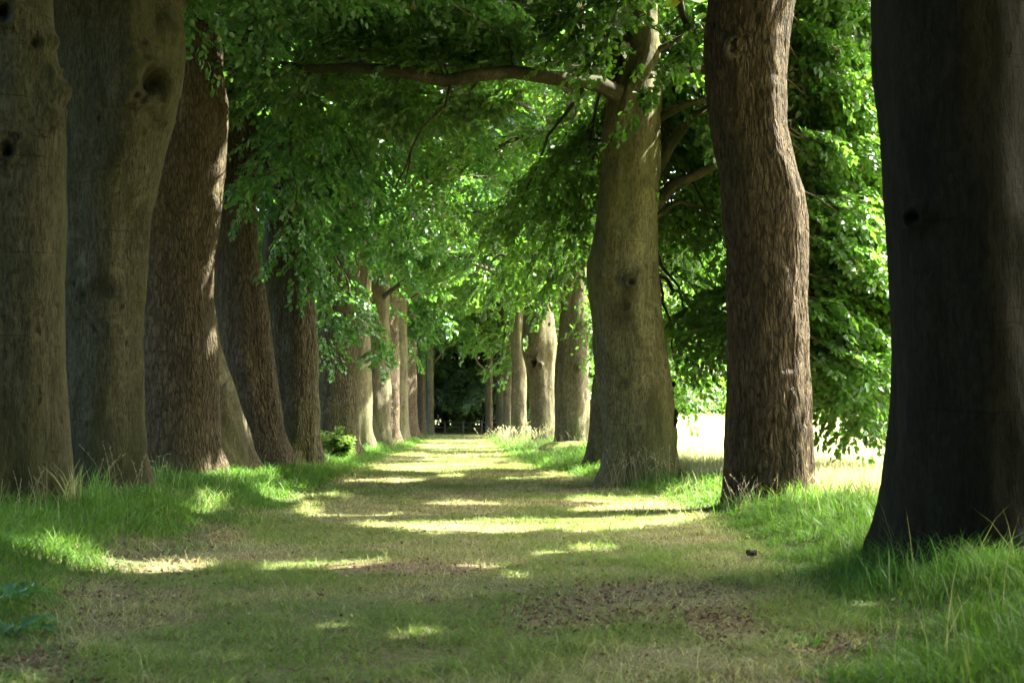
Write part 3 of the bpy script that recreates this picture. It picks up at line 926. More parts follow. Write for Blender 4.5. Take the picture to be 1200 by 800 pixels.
def ex_r3(cr, root):
    D = 23.3
    # the long near-level limb over the path
    P = [pix(*p) for p in ((742, 118, 23.3), (700, 98, 22.8), (650, 92, 22.5), (600, 84, 22.3), (560, 88, 22.1), (520, 95, 22), (470, 84, 22), (420, 79, 22.2), (372, 81, 22.5), (330, 74, 23))]
    cr.limb.tube(np.array(P), np.array([.18, .13, .115, .11, .105, .10, .095, .085, .07, .035]), 12)
    for q, (tx, ty) in ((2, (640, 150)), (3, (590, 40)), (4, (545, 150)), (5, (500, 40)), (6, (455, 130)), (7, (410, 30)), (8, (350, 110)), (3, (610, 130)), (6, (470, 20)), (5, (530, 60)), (4, (560, 20))):
        cr.bough(P[q], pix(tx, ty, 22 + cr.r.uniform(.6, 3.2)), droop=0.1, r0=0.018, nsec=9, hang=0.4, spread=0.5, t0=0.15, tw=0.55)
    # dead twig below it
    T = [pix(*p) for p in ((528, 98, 22), (522, 125, 21.9), (495, 150, 21.9), (482, 175, 21.8), (476, 195, 21.8), (464, 217, 21.8))]
    cr.limb.tube(np.array(T), np.linspace(.03, .012, 6), 6)
    T2 = [pix(*p) for p in ((482, 175, 21.8), (479, 195, 21.7), (474, 216, 21.7))]
    cr.limb.tube(np.array(T2), np.linspace(.018, .01, 3), 6)
    # arms on the field side
    for pts, r0 in ((((768, 240, 23.3), (790, 215, 23), (815, 206, 22.8), (850, 188, 22.6), (900, 180, 22.5)), .12), (((768, 255, 23.3), (795, 236, 23.4), (830, 246, 23.6), (870, 235, 24)), .05),
                    (((760, 215, 23.3), (785, 170, 23.4), (812, 135, 23.6), (860, 112, 24)), .13), (((770, 140, 23.3), (800, 124, 22.8), (850, 110, 22.6)), .08)):
        cr.limb.tube(np.array([pix(*p) for p in pts]), np.linspace(r0, r0 * 0.35, len(pts)), 10)
    # second stem rising on the left of the fork
    S = [pix(*p) for p in ((738, 150, 23.3), (722, 90, 23.5), (716, 30, 23.7), (708, -40, 24), (700, -200, 24.5))]
    cr.limb.tube(np.array(S), np.array([.24, .22, .2, .18, .12]), 14)
    # a spray that hangs before the trunk
    for a, b in (((735, 60, 22.6), (722, 150, 21.9)), ((725, 100, 22.6), (728, 190, 22.0)), ((740, 40, 22.6), (745, 95, 22.0)), ((700, 98, 22.8), (700, 150, 22.2))):
        px_bough(cr, a, b, droop=0.05, r0=0.02, nsec=8, hang=0.7, spread=0.3, t0=0.2, tw=0.38)
    for a, b in (((716, 20, 23.7), (690, 70, 21.5)), ((720, 0, 23.6), (745, 55, 21.3)), ((760, -20, 23.3), (800, 50, 21.5)), ((765, 20, 23.3), (765, 75, 21.6)), ((720, -40, 23.7), (660, 30, 21.8)), ((760, -80, 23.3), (720, 20, 21.0)), ((770, 100, 23.3), (820, 150, 22)), ((772, 60, 23.3), (810, 95, 22))):
        px_bough(cr, a, b, droop=0.15, r0=0.02, nsec=10, hang=0.5, spread=0.5, t0=0.15, tw=0.5)
    # foliage between this trunk and the oak
    for tx, ty, tD in ((800, 60, 22), (825, 130, 24), (800, 290, 25), (835, 330, 26), (815, 390, 26), (790, 420, 26.5), (840, 420, 27), (810, 170, 25.5), (830, 30, 25)):
        px_bough(cr, (765, ty - 100, 24), (tx, ty, tD), droop=0.6, r0=0.04, nsec=10, hang=0.6)
    for tx, ty, tD in ((640, 210, 24), (600, 250, 26), (660, 300, 26), (570, 200, 24), (620, 320, 28), (680, 240, 25)):
        px_bough(cr, (725, ty - 190, 24.5), (tx, ty, tD), droop=0.7, r0=0.05, nsec=11, hang=0.55)
    cr.keep = True
    for tx, ty, tD in ((815, 150, 25), (790, 185, 25), (825, 205, 26), (840, 120, 26), (800, 110, 26.5), (820, 260, 27)):
        px_bough(cr, (768, ty - 70, 24.2), (tx, ty, tD), droop=0.4, r0=0.03, nsec=11, hang=0.5)
    for tx, ty, tD in ((970, 60, 26), (1010, 130, 27), (960, 200, 26), (1020, 260, 27.5), (980, 330, 27), (1030, 60, 28), (950, 400, 28), (1030, 380, 28), (1000, 440, 29), (990, 200, 29), (1035, 180, 29)):
        px_bough(cr, (880, ty - 100, 24.5), (tx, ty, tD), droop=0.7, r0=0.03, nsec=12, hang=0.5, spread=.42)
    cr.keep = False
    # burl low on the field side of the trunk
    rb = np.random.default_rng(5)
    gb = Geo()
    for bx, by, rr in ((782, 482, .10), (787, 494, .09), (778, 470, .08), (786, 462, .055), (789, 484, .075), (776, 494, .085), (789, 450, .04), (781, 438, .05)):
        c = pix(bx, by, 23.12)
        th, ph = np.meshgrid(np.arange(16) * 2 * PI / 16, np.linspace(0.05, PI - 0.05, 11))
        q = np.stack([np.cos(th) * np.sin(ph), np.sin(th) * np.sin(ph), np.cos(ph)], -1)
        k = 0.75 + 0.6 * noise3(q[..., 0] * 2.5 + bx, q[..., 1] * 2.5, q[..., 2] * 2.5, 9)
        V = (c + q * (rr * k)[..., None]).reshape(-1, 3)
        i = np.arange(10)[:, None] * 16; j = np.arange(16)[None]; kk = (j + 1) % 16
        gb.add(V, np.stack([i + j, i + 16 + j, i + 16 + kk, i + kk], -1).reshape(-1, 4))
    gb.build("burl", B_DARK, root, True, np.array(root.location))


tree("beech_tree", "olive beech trunk with a warty burl and a long limb over the path", 23.3,
     [(566, 702, 801), (545, 708, 797), (500, 708, 793), (450, 702, 788), (400, 697, 780), (350, 693, 775), (320, 691, 773), (300, 692, 772), (270, 697, 771), (250, 700, 771), (200, 706, 774), (150, 709, 775), (110, 716, 775), (60, 738, 773), (0, 742, 770)],
     567, B_OLIVE, 'beech', 43, -1, dict(hb=6.8, ht=17, reach=6.3, nb=27, low_in=6.4, low_out=4.6, front=False, sun=12), nth=170, dz=0.035, knots=[(733, 338, .20, .09), (733, 335, .06, -.10), (745, 325, .08, .05), (728, 360, .08, -.04), (703, 330, .15, .05), (728, 450, .06, -.03)], hue=HR, extra=ex_r3, flare=0.35)


def ex_r4(cr, root):
    for tx, ty, tD in ((800, 455, 33), (830, 440, 34), (815, 350, 33), (850, 300, 34), (790, 300, 32), (830, 390, 35), (600, 310, 33), (640, 338, 34), (660, 368, 35), (580, 270, 32), (680, 350, 33)):
        px_bough(cr, (730, ty - 120, 31), (tx, ty - 8, tD), droop=0.6, r0=0.05, nsec=11, hang=0.6)


tree("beech_tree", "grey beech trunk mostly hidden behind the olive one with the burl", 30.5,
     [(548, 686, 750), (500, 692, 745), (450, 694, 745), (400, 698, 747), (300, 700, 748), (150, 702, 746), (0, 703, 744)],
     548, B_GREY, 'beech', 44, -1, dict(hb=6.2, ht=17, reach=6.3, nb=24, low_in=5.0, low_out=4.0, sun=12), nth=110, hue=HR, extra=ex_r4)


def ex_r5(cr, root):
    for tx, ty, tD in ((690, 372, 42), (655, 362, 41.5), (640, 330, 42), (700, 395, 42.2), (605, 345, 44), (580, 330, 43), (625, 350, 46)):
        px_bough(cr, (672, max(0, ty - 170), 43.3), (tx, ty, tD), droop=0.6, r0=0.04, nsec=11, hang=0.6)


tree("beech_tree", "pale smooth grey trunk, straight and stout, on a mossy mound", 43.0,
     [(526, 646, 697), (515, 650, 693), (480, 650, 692), (430, 652, 690), (400, 654, 689), (350, 658, 688), (250, 660, 687), (0, 662, 684)],
     525, B_GREY, 'beech', 45, -1, dict(CR_F, sun=9), nth=110, hue=HR, extra=ex_r5, knots=[(672, 432, .12, -.04)])
tree("beech_tree", "pale trunk with a round black knot hole facing the path", 55.0,
     [(519, 620, 654), (500, 622, 651), (460, 620, 650), (430, 617, 650), (415, 613, 652), (400, 611, 653), (380, 613, 650), (360, 615, 648), (340, 616, 646), (300, 616, 645), (100, 618, 641)],
     518, B_GREY, 'beech', 46, -1, dict(CR_F, sun=9), nth=128, dz=0.045, knots=[(625, 425, .15, -.32), (619, 408, .25, .10)], hue=HR)
RROW = [(73, 599, 617, 513, B_GREY, 'beech', "pale grey trunk behind the bleached grass on the right verge", 0),
        (86, 588, 601, 511, B_GREY, 'beech', "thin pale trunk leaning left, next beyond the bleached grass", 6),
        (95, 581, 592, 510, B_BEECH, 'beech', "farthest slim brownish trunk of the right-hand line", 4)]
for i, (D, a, b, by, mt, st, lb, ln) in enumerate(RROW):
    tree("beech_tree", lb, D, [(by, a - 2, b + 1), (by - 8, a, b), (450, a + ln * .3, b + ln * .3), (410, a + ln * .5, b + ln * .6), (300, a, b), (150, a + 1, b - 2)], by, mt, st, 60 + i, -1,
         dict(hb=5.6, ht=16, reach=6.0, nb=19, low_in=6.6, low_out=3.5, sun=8), nth=64, dz=0.1, hue=HR)


tree("beech_tree", "dark slim trunk in the shade where the right line ends", 105, [(508, 568, 578), (480, 569, 577), (430, 570, 577), (300, 571, 576)], 508, B_OAKB, 'oak', 69, -1, dict(hb=4.5, ht=15, reach=5.5, nb=14, low_in=7.5, low_out=3), nth=40, dz=.2, hue=HR)

# ---- an unseen tree beside the camera, added to keep light off the black trunk
def plain_tree(kind, label, x, y, r0, mat, style, seed, side, crown, hue, group=None, h=17, nth=48, low=None):
    bz = float(g(x, y))
    root = empty(kind, (x, y, bz), label, "tree", group)
    zs = np.concatenate([np.arange(bz - .3, 4, 0.15), np.linspace(4.2, h, 26)])
    R = r0 * (1 - 0.9 * np.clip((zs - bz) / (h - bz), 0, 1) ** 1.3) + 0.02
    rs = np.random.default_rng(seed)
    lx, ly = rs.normal(0, .02, 2)
    C = np.stack([x + lx * (zs - bz) + .12 * (noise2(zs * .3, 1.1, seed) - .5), y + ly * (zs - bz), zs], -1)
    th = np.arange(nth) * 2 * PI / nth
    TH, ZZ = np.meshgrid(th, zs)
    RR = R[:, None] * (1 + .05 * np.cos(3 * TH + seed) + .12 * (noise3(np.cos(TH) * 1.5, np.sin(TH) * 1.5, ZZ, seed) - .5) + .3 * np.exp(-np.clip(ZZ - bz, 0, 9) / .3) * np.clip(np.cos(5 * TH + seed), 0, 1))
    V = np.stack([C[:, :1] + RR * np.cos(TH), C[:, 1:2] + RR * np.sin(TH), ZZ], -1).reshape(-1, 3)
    n = len(zs); i = np.arange(n - 1)[:, None] * nth; j = np.arange(nth)[None]; k = (j + 1) % nth
    mesh_obj("trunk", V, [np.stack([i + j, i + k, i + nth + k, i + nth + j], -1).reshape(-1, 4)], mat, root, smooth=True, loc=root.location)
    ctr = lambda z: np.array([np.interp(z, zs, C[:, 0]), np.interp(z, zs, C[:, 1]), z])
    cr = Crown(seed, crown.pop("lod", 1.5))
    auto_crown(cr, ctr, None, path_side=side, **crown)
    cr.build(root, hue)
    TREES.append((x, y, r0))
    return root


plain_tree("beech_tree", "unseen beech added on the right verge beside the viewpoint to block light", 4.6, 1.5, .5, B_DARK, 'beech', 71, -1, dict(hb=5, ht=16, reach=6.5, nb=24, low_in=4.6, low_out=2.2, lod=1.5, sun=12), HR)


def copy_tree(root, x, y, rz, sc, label, group=None):
    r = root.copy(); COL.objects.link(r)
    r.location = (x, y, float(g(x, y))); r.rotation_euler = (0, 0, rz); r.scale = (sc, sc, sc)
    r["label"] = label
    if group: r["group"] = group
    for ch in list(root.children):
        c = ch.copy(); COL.objects.link(c); c.parent = r
    TREES.append((x, y, .35 * sc))
    return r


# ---- the dark wood that closes the avenue
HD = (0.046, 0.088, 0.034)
GW = "trees of the dark wood closing the avenue"
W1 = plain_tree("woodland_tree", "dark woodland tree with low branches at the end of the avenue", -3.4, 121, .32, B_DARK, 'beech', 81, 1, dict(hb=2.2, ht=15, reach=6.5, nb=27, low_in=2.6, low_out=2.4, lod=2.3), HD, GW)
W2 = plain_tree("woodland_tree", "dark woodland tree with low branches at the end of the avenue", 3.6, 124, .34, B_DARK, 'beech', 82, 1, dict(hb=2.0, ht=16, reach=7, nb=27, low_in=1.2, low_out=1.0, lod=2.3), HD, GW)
rw = np.random.default_rng(3)
wood = [(-4.9, 112, .7), (-2.9, 128, 1), (4.7, 111, .8), (-0.4, 138, 1.1), (2.2, 134, 1), (-6.5, 126, 1.1), (7, 130, 1.1), (-11, 132, 1.2), (12, 136, 1.2), (-1.6, 148, 1.2), (4.5, 146, 1.2), (17, 143, 1.2), (-17, 140, 1.2), (0.9, 156, 1.3), (9, 152, 1.3), (-7, 150, 1.3), (-4.2, 117, .8), (5.4, 118, .9)]
for i, (x, y, s) in enumerate(wood):
    copy_tree((W1, W2)[i % 2], x, y, rw.uniform(0, 6.28), s, "dark woodland tree with low branches at the end of the avenue", GW)

# ---- unseen trees added behind the viewpoint to cut frontal light on the trunks
for i, (x, y, s) in enumerate([(0, -12.5, 1), (-5, -12, 1), (5, -13, 1), (-10, -11, 1), (10, -11, 1), (15, -9, 1), (-15, -9.5, 1.1), (-20, -7, 1.1), (20, -6, 1.1), (2.5, -19, 1.4), (-4, -20, 1.4), (9, -19, 1.4), (-11, -18, 1.4), (10.5, -3, .9)]):
    copy_tree((W1, W2)[i % 2], x, y, rw.uniform(0, 6.28), s, "unseen woodland tree added behind the viewpoint to block frontal light", "unseen trees added behind the viewpoint to block light")

# ---- far trees round the meadow
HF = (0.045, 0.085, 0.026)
GF = "trees along the far side of the meadow"
LF = "distant dark green tree standing along the far side of the meadow"
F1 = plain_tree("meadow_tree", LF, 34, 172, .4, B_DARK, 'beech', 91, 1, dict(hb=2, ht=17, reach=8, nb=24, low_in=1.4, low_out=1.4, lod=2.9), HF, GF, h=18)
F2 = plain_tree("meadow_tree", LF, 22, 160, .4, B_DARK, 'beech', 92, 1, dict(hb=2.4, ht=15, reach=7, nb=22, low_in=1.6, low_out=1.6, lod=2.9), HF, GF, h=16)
far = [(27, 168, 1), (41, 166, 1.15), (49, 172, 1.2), (58, 160, 1.0), (66, 170, 1.3), (76, 158, 1.2), (88, 160, 1.3), (100, 150, 1.3), (113, 140, 1.3), (124, 126, 1.4), (17, 150, 1.1), (31, 185, 1.4), (54, 190, 1.5), (80, 185, 1.5), (130, 108, 1.4), (136, 88, 1.4)]
LW = [(-70, 40 + 17 * k, 1.0 + .06 * (k % 4)) for k in range(9)]
for i, (x, y, s) in enumerate(far):
    copy_tree((F1, F2)[i % 2], x, y, rw.uniform(0, 6.28), s, LF, GF)


for i, (x, y, s) in enumerate(LW):
    copy_tree((F1, F2)[i % 2], x + rw.uniform(-4, 4), y, rw.uniform(0, 6.28), s, "distant green tree beyond the left-hand row of trunks", "far trees beyond the left-hand row")


# pale bushes along the meadow's far edge
def bush(name, label, cat, x, y, h, wd, n, leaf, hue, seed, group=None, mat=None, stems=7):
    bz = float(g(x, y))
    root = empty(name, (x, y, bz), label, cat, group)
    r = np.random.default_rng(seed)
    P, D, Nn, L, S = [], [], [], [], []
    st = Geo()
    for q in range(stems):
        a = r.uniform(0, 6.28); ln = r.uniform(.2, 1)
        tip = np.array([math.cos(a) * wd / 2 * ln, math.sin(a) * wd / 2 * ln, h * r.uniform(.7, 1.0) * (1.1 - .35 * ln)])
        t = np.linspace(0, 1, 6)[:, None]
        C = np.array([x, y, bz - .02]) + tip * np.array([1, 1, 0]) * t ** 1.4 + np.array([0, 0, tip[2]]) * t
        st.tube(C, np.linspace(.008 + .008 * h, .003, 6), 5)
        m = n // stems
        for _ in range(m):
            v = r.uniform(.2, 1)
            k = min(4, int(v * 5))
            p = C[k] + (C[k + 1] - C[k]) * (v * 5 - k)
            d = np.array([r.normal(), r.normal(), r.uniform(-.1, 1.0)])
            P.append(p); D.append(d); Nn.append([r.normal(0, .4), r.normal(0, .4), 1]); L.append(wd * r.uniform(.12, .3)); S.append(leaf)
    o = leaves_mesh("foliage", np.array(P), np.array(D), np.array(Nn), np.array(L), np.array(S), mat or M_LEAF, root, np.array(root.location), hue, seed, cull=False)
    st.build("stem", B_TWIG, root, True, np.array(root.location))
    return root


GB = "pale bushes along the far edge of the meadow"
LB = "pale grey green bush along the far edge of the sunlit meadow"
b0 = bush("bush", LB, "bush", 30, 151, 3.4, 5.5, 260, .26, (.13, .17, .10), 301, GB)
b1 = bush("bush", LB, "bush", 25, 149, 2.8, 5.0, 240, .26, (.10, .15, .085), 302, GB)
for i, (x, y, s) in enumerate([(20, 150, 1), (35, 151, 1.1), (40, 150, .9), (45, 149, 1.2), (51, 147, 1), (57, 145, 1.2), (63, 143, 1.1), (69, 141, 1.2), (75, 139, 1), (37, 156, 1.6), (48, 154, 1.6)]):
    copy_tree((b0, b1)[i % 2], x, y, rw.uniform(0, 6.28), s, LB, GB)

# ---- fence and posts at the end of the avenue
M_WOOD = woodmat("weathered_wood", (.16, .14, .11), (.26, .23, .18))
M_ORNG = woodmat("new_wood", (.36, .18, .06), (.48, .26, .10))
fx = pix(543, 490, 116)
fr = empty("wooden_fence", (fx[0], 116, float(g(fx[0], 116))), "low weathered post and rail fence across the dark end of the avenue", "fence")
for k in range(-2, 3):
    x = fx[0] + k * 1.5
    z = float(g(x, 116))
    q = Geo(); hh = 1.35 if k == 0 else 1.0
    q.box((x, 116, z + hh / 2 - .1), (.13, .12, hh + .2)); q.box((x, 116, z + hh + .02), (.09, .08, .05))
    q.build("post", M_WOOD, fr, False, np.array(fr.location))
for z in (.45, .85):
    q = Geo()
    zz = float(g(fx[0], 116)) + z
    for k in range(-2, 2):
        q.box((fx[0] + (k + .5) * 1.5, 116.09, zz + .02 * (k % 2)), (1.48, .04, .10))
    q.build("rail", M_WOOD, fr, False, np.array(fr.location))
mx = pix(569, 497, 112)
z = float(g(mx[0], 112))
q = Geo()
q.box((mx[0], 112, z + .40), (.11, .11, 1.0)); q.box((mx[0], 112, z + .92), (.07, .07, .06))
o = q.build("marker_post", M_ORNG, None, False, np.array([mx[0], 112, z]))
tag(o, "short orange brown wooden post at the right side of the path's far end", "post")

# ------------------------------------------------------------------ grass
TR = np.array(TREES)


def blades(X, Y, H, W, lean, colr, r, z0=None, seg=2):
    n = len(X)
    Z = g(X, Y) - 0.01 if z0 is None else z0
    a = r.uniform(0, 2 * PI, n)
    bd = np.stack([np.cos(a), np.sin(a)], -1)
    yaw = r.uniform(0, PI, n)
    sd = np.stack([np.cos(yaw), np.sin(yaw)], -1) * (W / 2)[:, None]
    L = (lean * H)[:, None]
    b = np.stack([X, Y], -1)
    ts = [0, .5, 1.0] if seg == 2 else [0, .38, .72, 1.0]
    pts, cc = [], []
    for i, t in enumerate(ts):
        c = b + bd * L * t ** 2
        zz = Z + H * (t - 0.30 * np.minimum(1.5, lean) * t ** 2)
        wf = 1 - 0.25 * t - 0.35 * t * t
        if i < len(ts) - 1:
            pts += [np.column_stack([c - sd * wf, zz]), np.column_stack([c + sd * wf, zz])]
            cc += [colr * (0.9 + 0.15 * t)] * 2
        else:
            pts += [np.column_stack([c, zz])]; cc += [colr * 1.05]
    k = len(pts)
    V = np.stack(pts, 1).reshape(-1, 3)
    C = np.stack(cc, 1).reshape(-1, 3)
    o = np.arange(n)[:, None] * k
    fs = [np.vstack([o + np.array([2 * i, 2 * i + 1, 2 * i + 3, 2 * i + 2]) for i in range(len(ts) - 2)]), o + np.array([k - 3, k - 2, k - 1])]
    return V, fs, C


class Blades:
    def __init__(s): s.V = []; s.F = []; s.C = []; s.n = 0

    def add(s, V, fs, C):
        s.V.append(V); s.F += [f + s.n for f in fs]; s.C.append(C); s.n += len(V)

    def build(s, name, mat, parent=None, loc=None):
        return mesh_obj(name, np.vstack(s.V), s.F, mat, parent, np.vstack(s.C), False, loc)


GREEN = np.array([0.072, 0.132, 0.013]); OLIVE = np.array([0.085, 0.115, 0.035]); STRAW = np.array([0.28, 0.26, 0.15]); BROWN = np.array([0.12, 0.085, 0.045])
BLUEG = np.array([0.05, 0.118, 0.018]); PALE = np.array([0.33, 0.31, 0.18])


def lerp(a, b, t): return a * (1 - t)[:, None] + b * t[:, None]


BROWNP = [(760, 700, 150, 26), (260, 622, 40, 14), (180, 650, 80, 22), (660, 712, 80, 20), (120, 690, 60, 22), (850, 725, 60, 14), (60, 770, 70, 26), (480, 660, 120, 8), (200, 690, 40, 10), (960, 745, 50, 12)]


def brown(X, Y):
    uu, vv, zz = project(np.stack([X, Y, np.full(len(X), .05)], -1))
    v = np.zeros(len(X))
    for cx, cy, a, b in BROWNP:
        v = np.maximum(v, 1 - ((uu - cx) / a) ** 2 - ((vv - cy) / b) ** 2)
    return np.clip(v, 0, 1)


pathg, vergeg, meadg = Blades(), Blades(), Blades()
bins = [(4.6, 7, 3600), (7, 9, 3200), (9, 12, 2500), (12, 16, 1700), (16, 22, 1100), (22, 30, 720), (30, 42, 420), (42, 60, 230), (60, 85, 120), (85, 122, 60)]
gr = np.random.default_rng(17)
for d0, d1, dens in bins:
    xl = min(-2.0, -0.335 * d1 - 1.2); xr = 0.40 * d1 + 1.5
    xl = max(xl, -13); xr = min(xr, 6.6)
    n = int((d1 - d0) * (xr - xl) * dens * 1.15)
    X = gr.uniform(xl, xr, n); Y = gr.uniform(d0, d1, n)
    keep = (X > -0.335 * Y - 1.2) & (X < 0.40 * Y + 1.5)
    for tx, ty, trr in TREES:
        if d0 - 2 < ty < d1 + 2: keep &= (X - tx) ** 2 + (Y - ty) ** 2 > (trr * 0.96) ** 2
    X, Y = X[keep], Y[keep]
    el, er = edge_l(Y), edge_r(Y)
    far_ = (0.5 * (d0 + d1) / 10)
    wsc = max(1.0, far_ ** 0.75)
    inside = np.minimum(X - el, er - X)                   # > 0 on the ride
    fb = fbm2(X * 0.9, Y * 0.9, 41, 4); fc = fbm2(X * 2.8 + 5, Y * 2.8, 43, 3); fd = fbm2(X * .35, Y * .35, 47, 3)
    br = brown(X, Y)
    onp = inside > 0.12 * gr.standard_normal(len(X))
    # --- ride: short, half dry
    ip = np.where(onp)[0]
    thin = 0.35 + 0.65 * sstep(.32, .55, fb[ip])
    thin *= 1 - 0.75 * sstep(0.05, .5, br[ip] + .5 * (fc[ip] - .5))
    ip = ip[gr.uniform(0, 1, len(ip)) < thin]
    m = len(ip)
    H = (0.034 + 0.05 * sstep(.35, .7, fc[ip]) * gr.uniform(.4, 1.3, m) + .02 * gr.uniform(0, 1, m)) * (1 + 0.6 * np.exp(-np.clip(inside[ip], 0, 9) / .25))
    H *= np.where(gr.uniform(0, 1, m) < .03, 2.0, 1)
    dry = np.clip(sstep(.40, .62, 1 - fb[ip] + .4 * (fd[ip] - .5)) * .75 + gr.normal(0, .25, m) + .5 * br[ip] + 0.14 - 0.06 * sstep(20, 45, Y[ip]), 0, 1)
    c = lerp(lerp(GREEN, OLIVE, gr.uniform(0, 1, m)), lerp(STRAW, BROWN, gr.uniform(0, 1, m) ** 1.6), dry)
    c *= gr.uniform(.95, 1.5, m)[:, None]
    pathg.add(*blades(X[ip], Y[ip], H, (0.0052 * wsc) * gr.uniform(.7, 1.4, m), gr.uniform(.3, 2.2, m), c, gr))
    # --- verge: long, lush, tussocky
    iv = np.where(~onp & (X < np.where(Y > 17, 4.3, 5.2) + 1.4 * (fc - .5)))[0]
    iv = iv[gr.uniform(0, 1, len(iv)) < np.where(Y[iv] < 13, .62, .62) * (1 - .8 * sstep(.1, .6, br[iv]))]
    m = len(iv)
    out = np.clip(-inside[iv], 0, 3)
    H = (0.05 + 0.12 * sstep(0, np.where(Y[iv] > 20, .45, .9), out)) * (0.55 + 1.0 * sstep(.3, .75, fc[iv])) * gr.uniform(.5, 1.3, m)
    H *= 1 + .5 * sstep(.5, .7, fb[iv])
    drv = np.clip(gr.normal(-.04, .14, m) + .5 * sstep(.58, .72, fd[iv]) * gr.uniform(0, 1, m) + .5 * br[iv] + .18 * np.exp(-out / .25) * gr.uniform(0, 1, m) + .55 * sstep(4.0, 5.6, X[iv]), 0, 1)
    c = lerp(lerp(GREEN, BLUEG, np.clip(fb[iv] + gr.normal(0, .2, m), 0, 1)), STRAW, drv)
    c *= gr.uniform(.75, 1.3, m)[:, None]
    vergeg.add(*blades(X[iv], Y[iv], H, (0.0062 * wsc) * gr.uniform(.6, 1.4, m), gr.uniform(.2, 1.3, m), c, gr, seg=3))
    # scattered seeding stems on the verge
    ns = int(m * .004)
    if ns:
        js = gr.choice(iv, ns)
        js = js[np.clip(-inside[js], 0, 3) > .4]; k = len(js)
        vergeg.add(*blades(X[js] + gr.normal(0, .02, k), Y[js], gr.uniform(.28, .6, k), np.full(k, .0032 * wsc), gr.uniform(.1, .6, k), np.tile(STRAW * .9, (k, 1)), gr, seg=3))
tag(pathg.build("path_grass", M_GRASS), kind="stuff")
tag(vergeg.build("verge_grass", M_GRASS), kind="stuff")
# hay meadow
for d0, d1, dens in ((10, 20, 420), (20, 32, 240), (32, 48, 110), (48, 70, 45), (70, 105, 18), (105, 150, 8)):
    xr = 0.40 * d1 + 3
    n = int((d1 - d0) * (xr - 3.6) * dens)
    if n < 1: continue
    X = gr.uniform(3.6, xr, n); Y = gr.uniform(d0, d1, n)
    k = (X < .40 * Y + 3) & (X > np.where(Y > 17, 3.9, 4.8) + 1.4 * (fbm2(X * .8, Y * .8, 44, 3) - .5)); X, Y = X[k], Y[k]; m = len(X)
    wsc = (0.5 * (d0 + d1) / 12) ** .9
    H = (.22 + .30 * fbm2(X * .5, Y * .5, 51, 3)) * gr.uniform(.6, 1.25, m)
    c = lerp(PALE, np.array([.20, .26, .09]), np.clip(sstep(.5, .7, fbm2(X * .25, Y * .25, 52, 3)) * .5 + gr.normal(.12, .2, m), 0, 1))
    meadg.add(*blades(X, Y, H, .006 * wsc * gr.uniform(.6, 1.4, m), gr.uniform(.1, .7, m), c, gr, seg=3))
tag(meadg.build("meadow_grass", M_DRY), kind="stuff")

# fallen leaves and crumbs on the bare patches
lr = np.random.default_rng(23)
LV, LF_, LC, ln = [], [], [], 0
Pp = []
for cx, cy, a, b in BROWNP:
    m = int(3.6 * a * b / 12)
    for _ in range(min(m, 1600)):
        th = lr.uniform(0, 6.28); q = math.sqrt(lr.uniform(0, 1)) * 1.15
        py = cy + b * q * math.sin(th)
        if py < 560: continue
        Dd = 1.05 / ((py - 492) / F)
        p = pix(cx + a * q * math.cos(th), py, Dd)
        Pp.append(p[:2])
Pp = np.vstack([np.array(Pp), np.column_stack([lr.uniform(-2.6, 3.0, 6000), 4.8 + 26 * lr.uniform(0, 1, 6000) ** 1.5])])
m = len(Pp)
T = np.array([[0, 0, 0], [.3, -.24, .12], [.7, -.2, .1], [1, 0, .02], [.7, .2, .1], [.3, .24, .12]])
s = lr.uniform(.012, .04, m)
a = lr.uniform(0, 6.28, m); tl = lr.normal(0, .5, m); t2 = lr.normal(0, .5, m)
d = np.stack([np.cos(a), np.sin(a), tl], -1); d /= np.linalg.norm(d, axis=1)[:, None]
nn = np.stack([t2 * np.sin(a), -t2 * np.cos(a), np.ones(m)], -1); nn -= (nn * d).sum(1)[:, None] * d; nn /= np.linalg.norm(nn, axis=1)[:, None]
sd = np.cross(nn, d)
cv = T[None] * s[:, None, None] * np.stack([np.ones(m), lr.uniform(.7, 1.2, m), lr.uniform(-.5, 2.5, m)], -1)[:, None]
V = np.column_stack([Pp, g(Pp[:, 0], Pp[:, 1]) + lr.uniform(.006, .035, m)])[:, None] + cv[..., :1] * d[:, None] + cv[..., 1:2] * sd[:, None] + cv[..., 2:] * nn[:, None]
o_ = np.arange(m)[:, None] * 6
col = lerp(np.array([.155, .098, .05]), np.array([.07, .043, .022]), lr.uniform(0, 1, m)) * lr.uniform(.7, 1.4, m)[:, None]
lite = (lr.uniform(0, 1, m) < .05)[:, None]
col = np.where(lite, np.array([.30, .24, .14]), col)
tag(mesh_obj("leaf_litter", V.reshape(-1, 3), [np.vstack([o_ + np.array([0, 1, 2, 3]), o_ + np.array([0, 3, 4, 5])])], M_LITTER, None, np.repeat(col, 6, 0)), kind="stuff")


# ------------------------------------------------------------------ single plants
def at(px, D):
    p = pix(px, 500, D)
    return p[0], D


def tuft(label, px, D, n, h, spread, wd, colr, lean=(.2, 1.0), seed=1, dryf=.05):
    x, y = at(px, D)
    r = np.random.default_rng(seed)
    b = Blades()
    X = x + r.normal(0, spread, n); Y = y + r.normal(0, spread, n)
    c = lerp(np.tile(np.array(colr), (n, 1)), np.tile(STRAW, (n, 1)), (r.uniform(0, 1, n) < dryf).astype(float)) * r.uniform(.8, 1.25, n)[:, None]
    b.add(*blades(X, Y, h * r.uniform(.5, 1.1, n), np.full(n, wd) * r.uniform(.7, 1.3, n), r.uniform(*lean, n), c, r, seg=3))
    loc = np.array([x, y, float(g(x, y))])
    return tag(b.build("grass_tuft", M_GRASS, None, loc), label, "grass tuft")


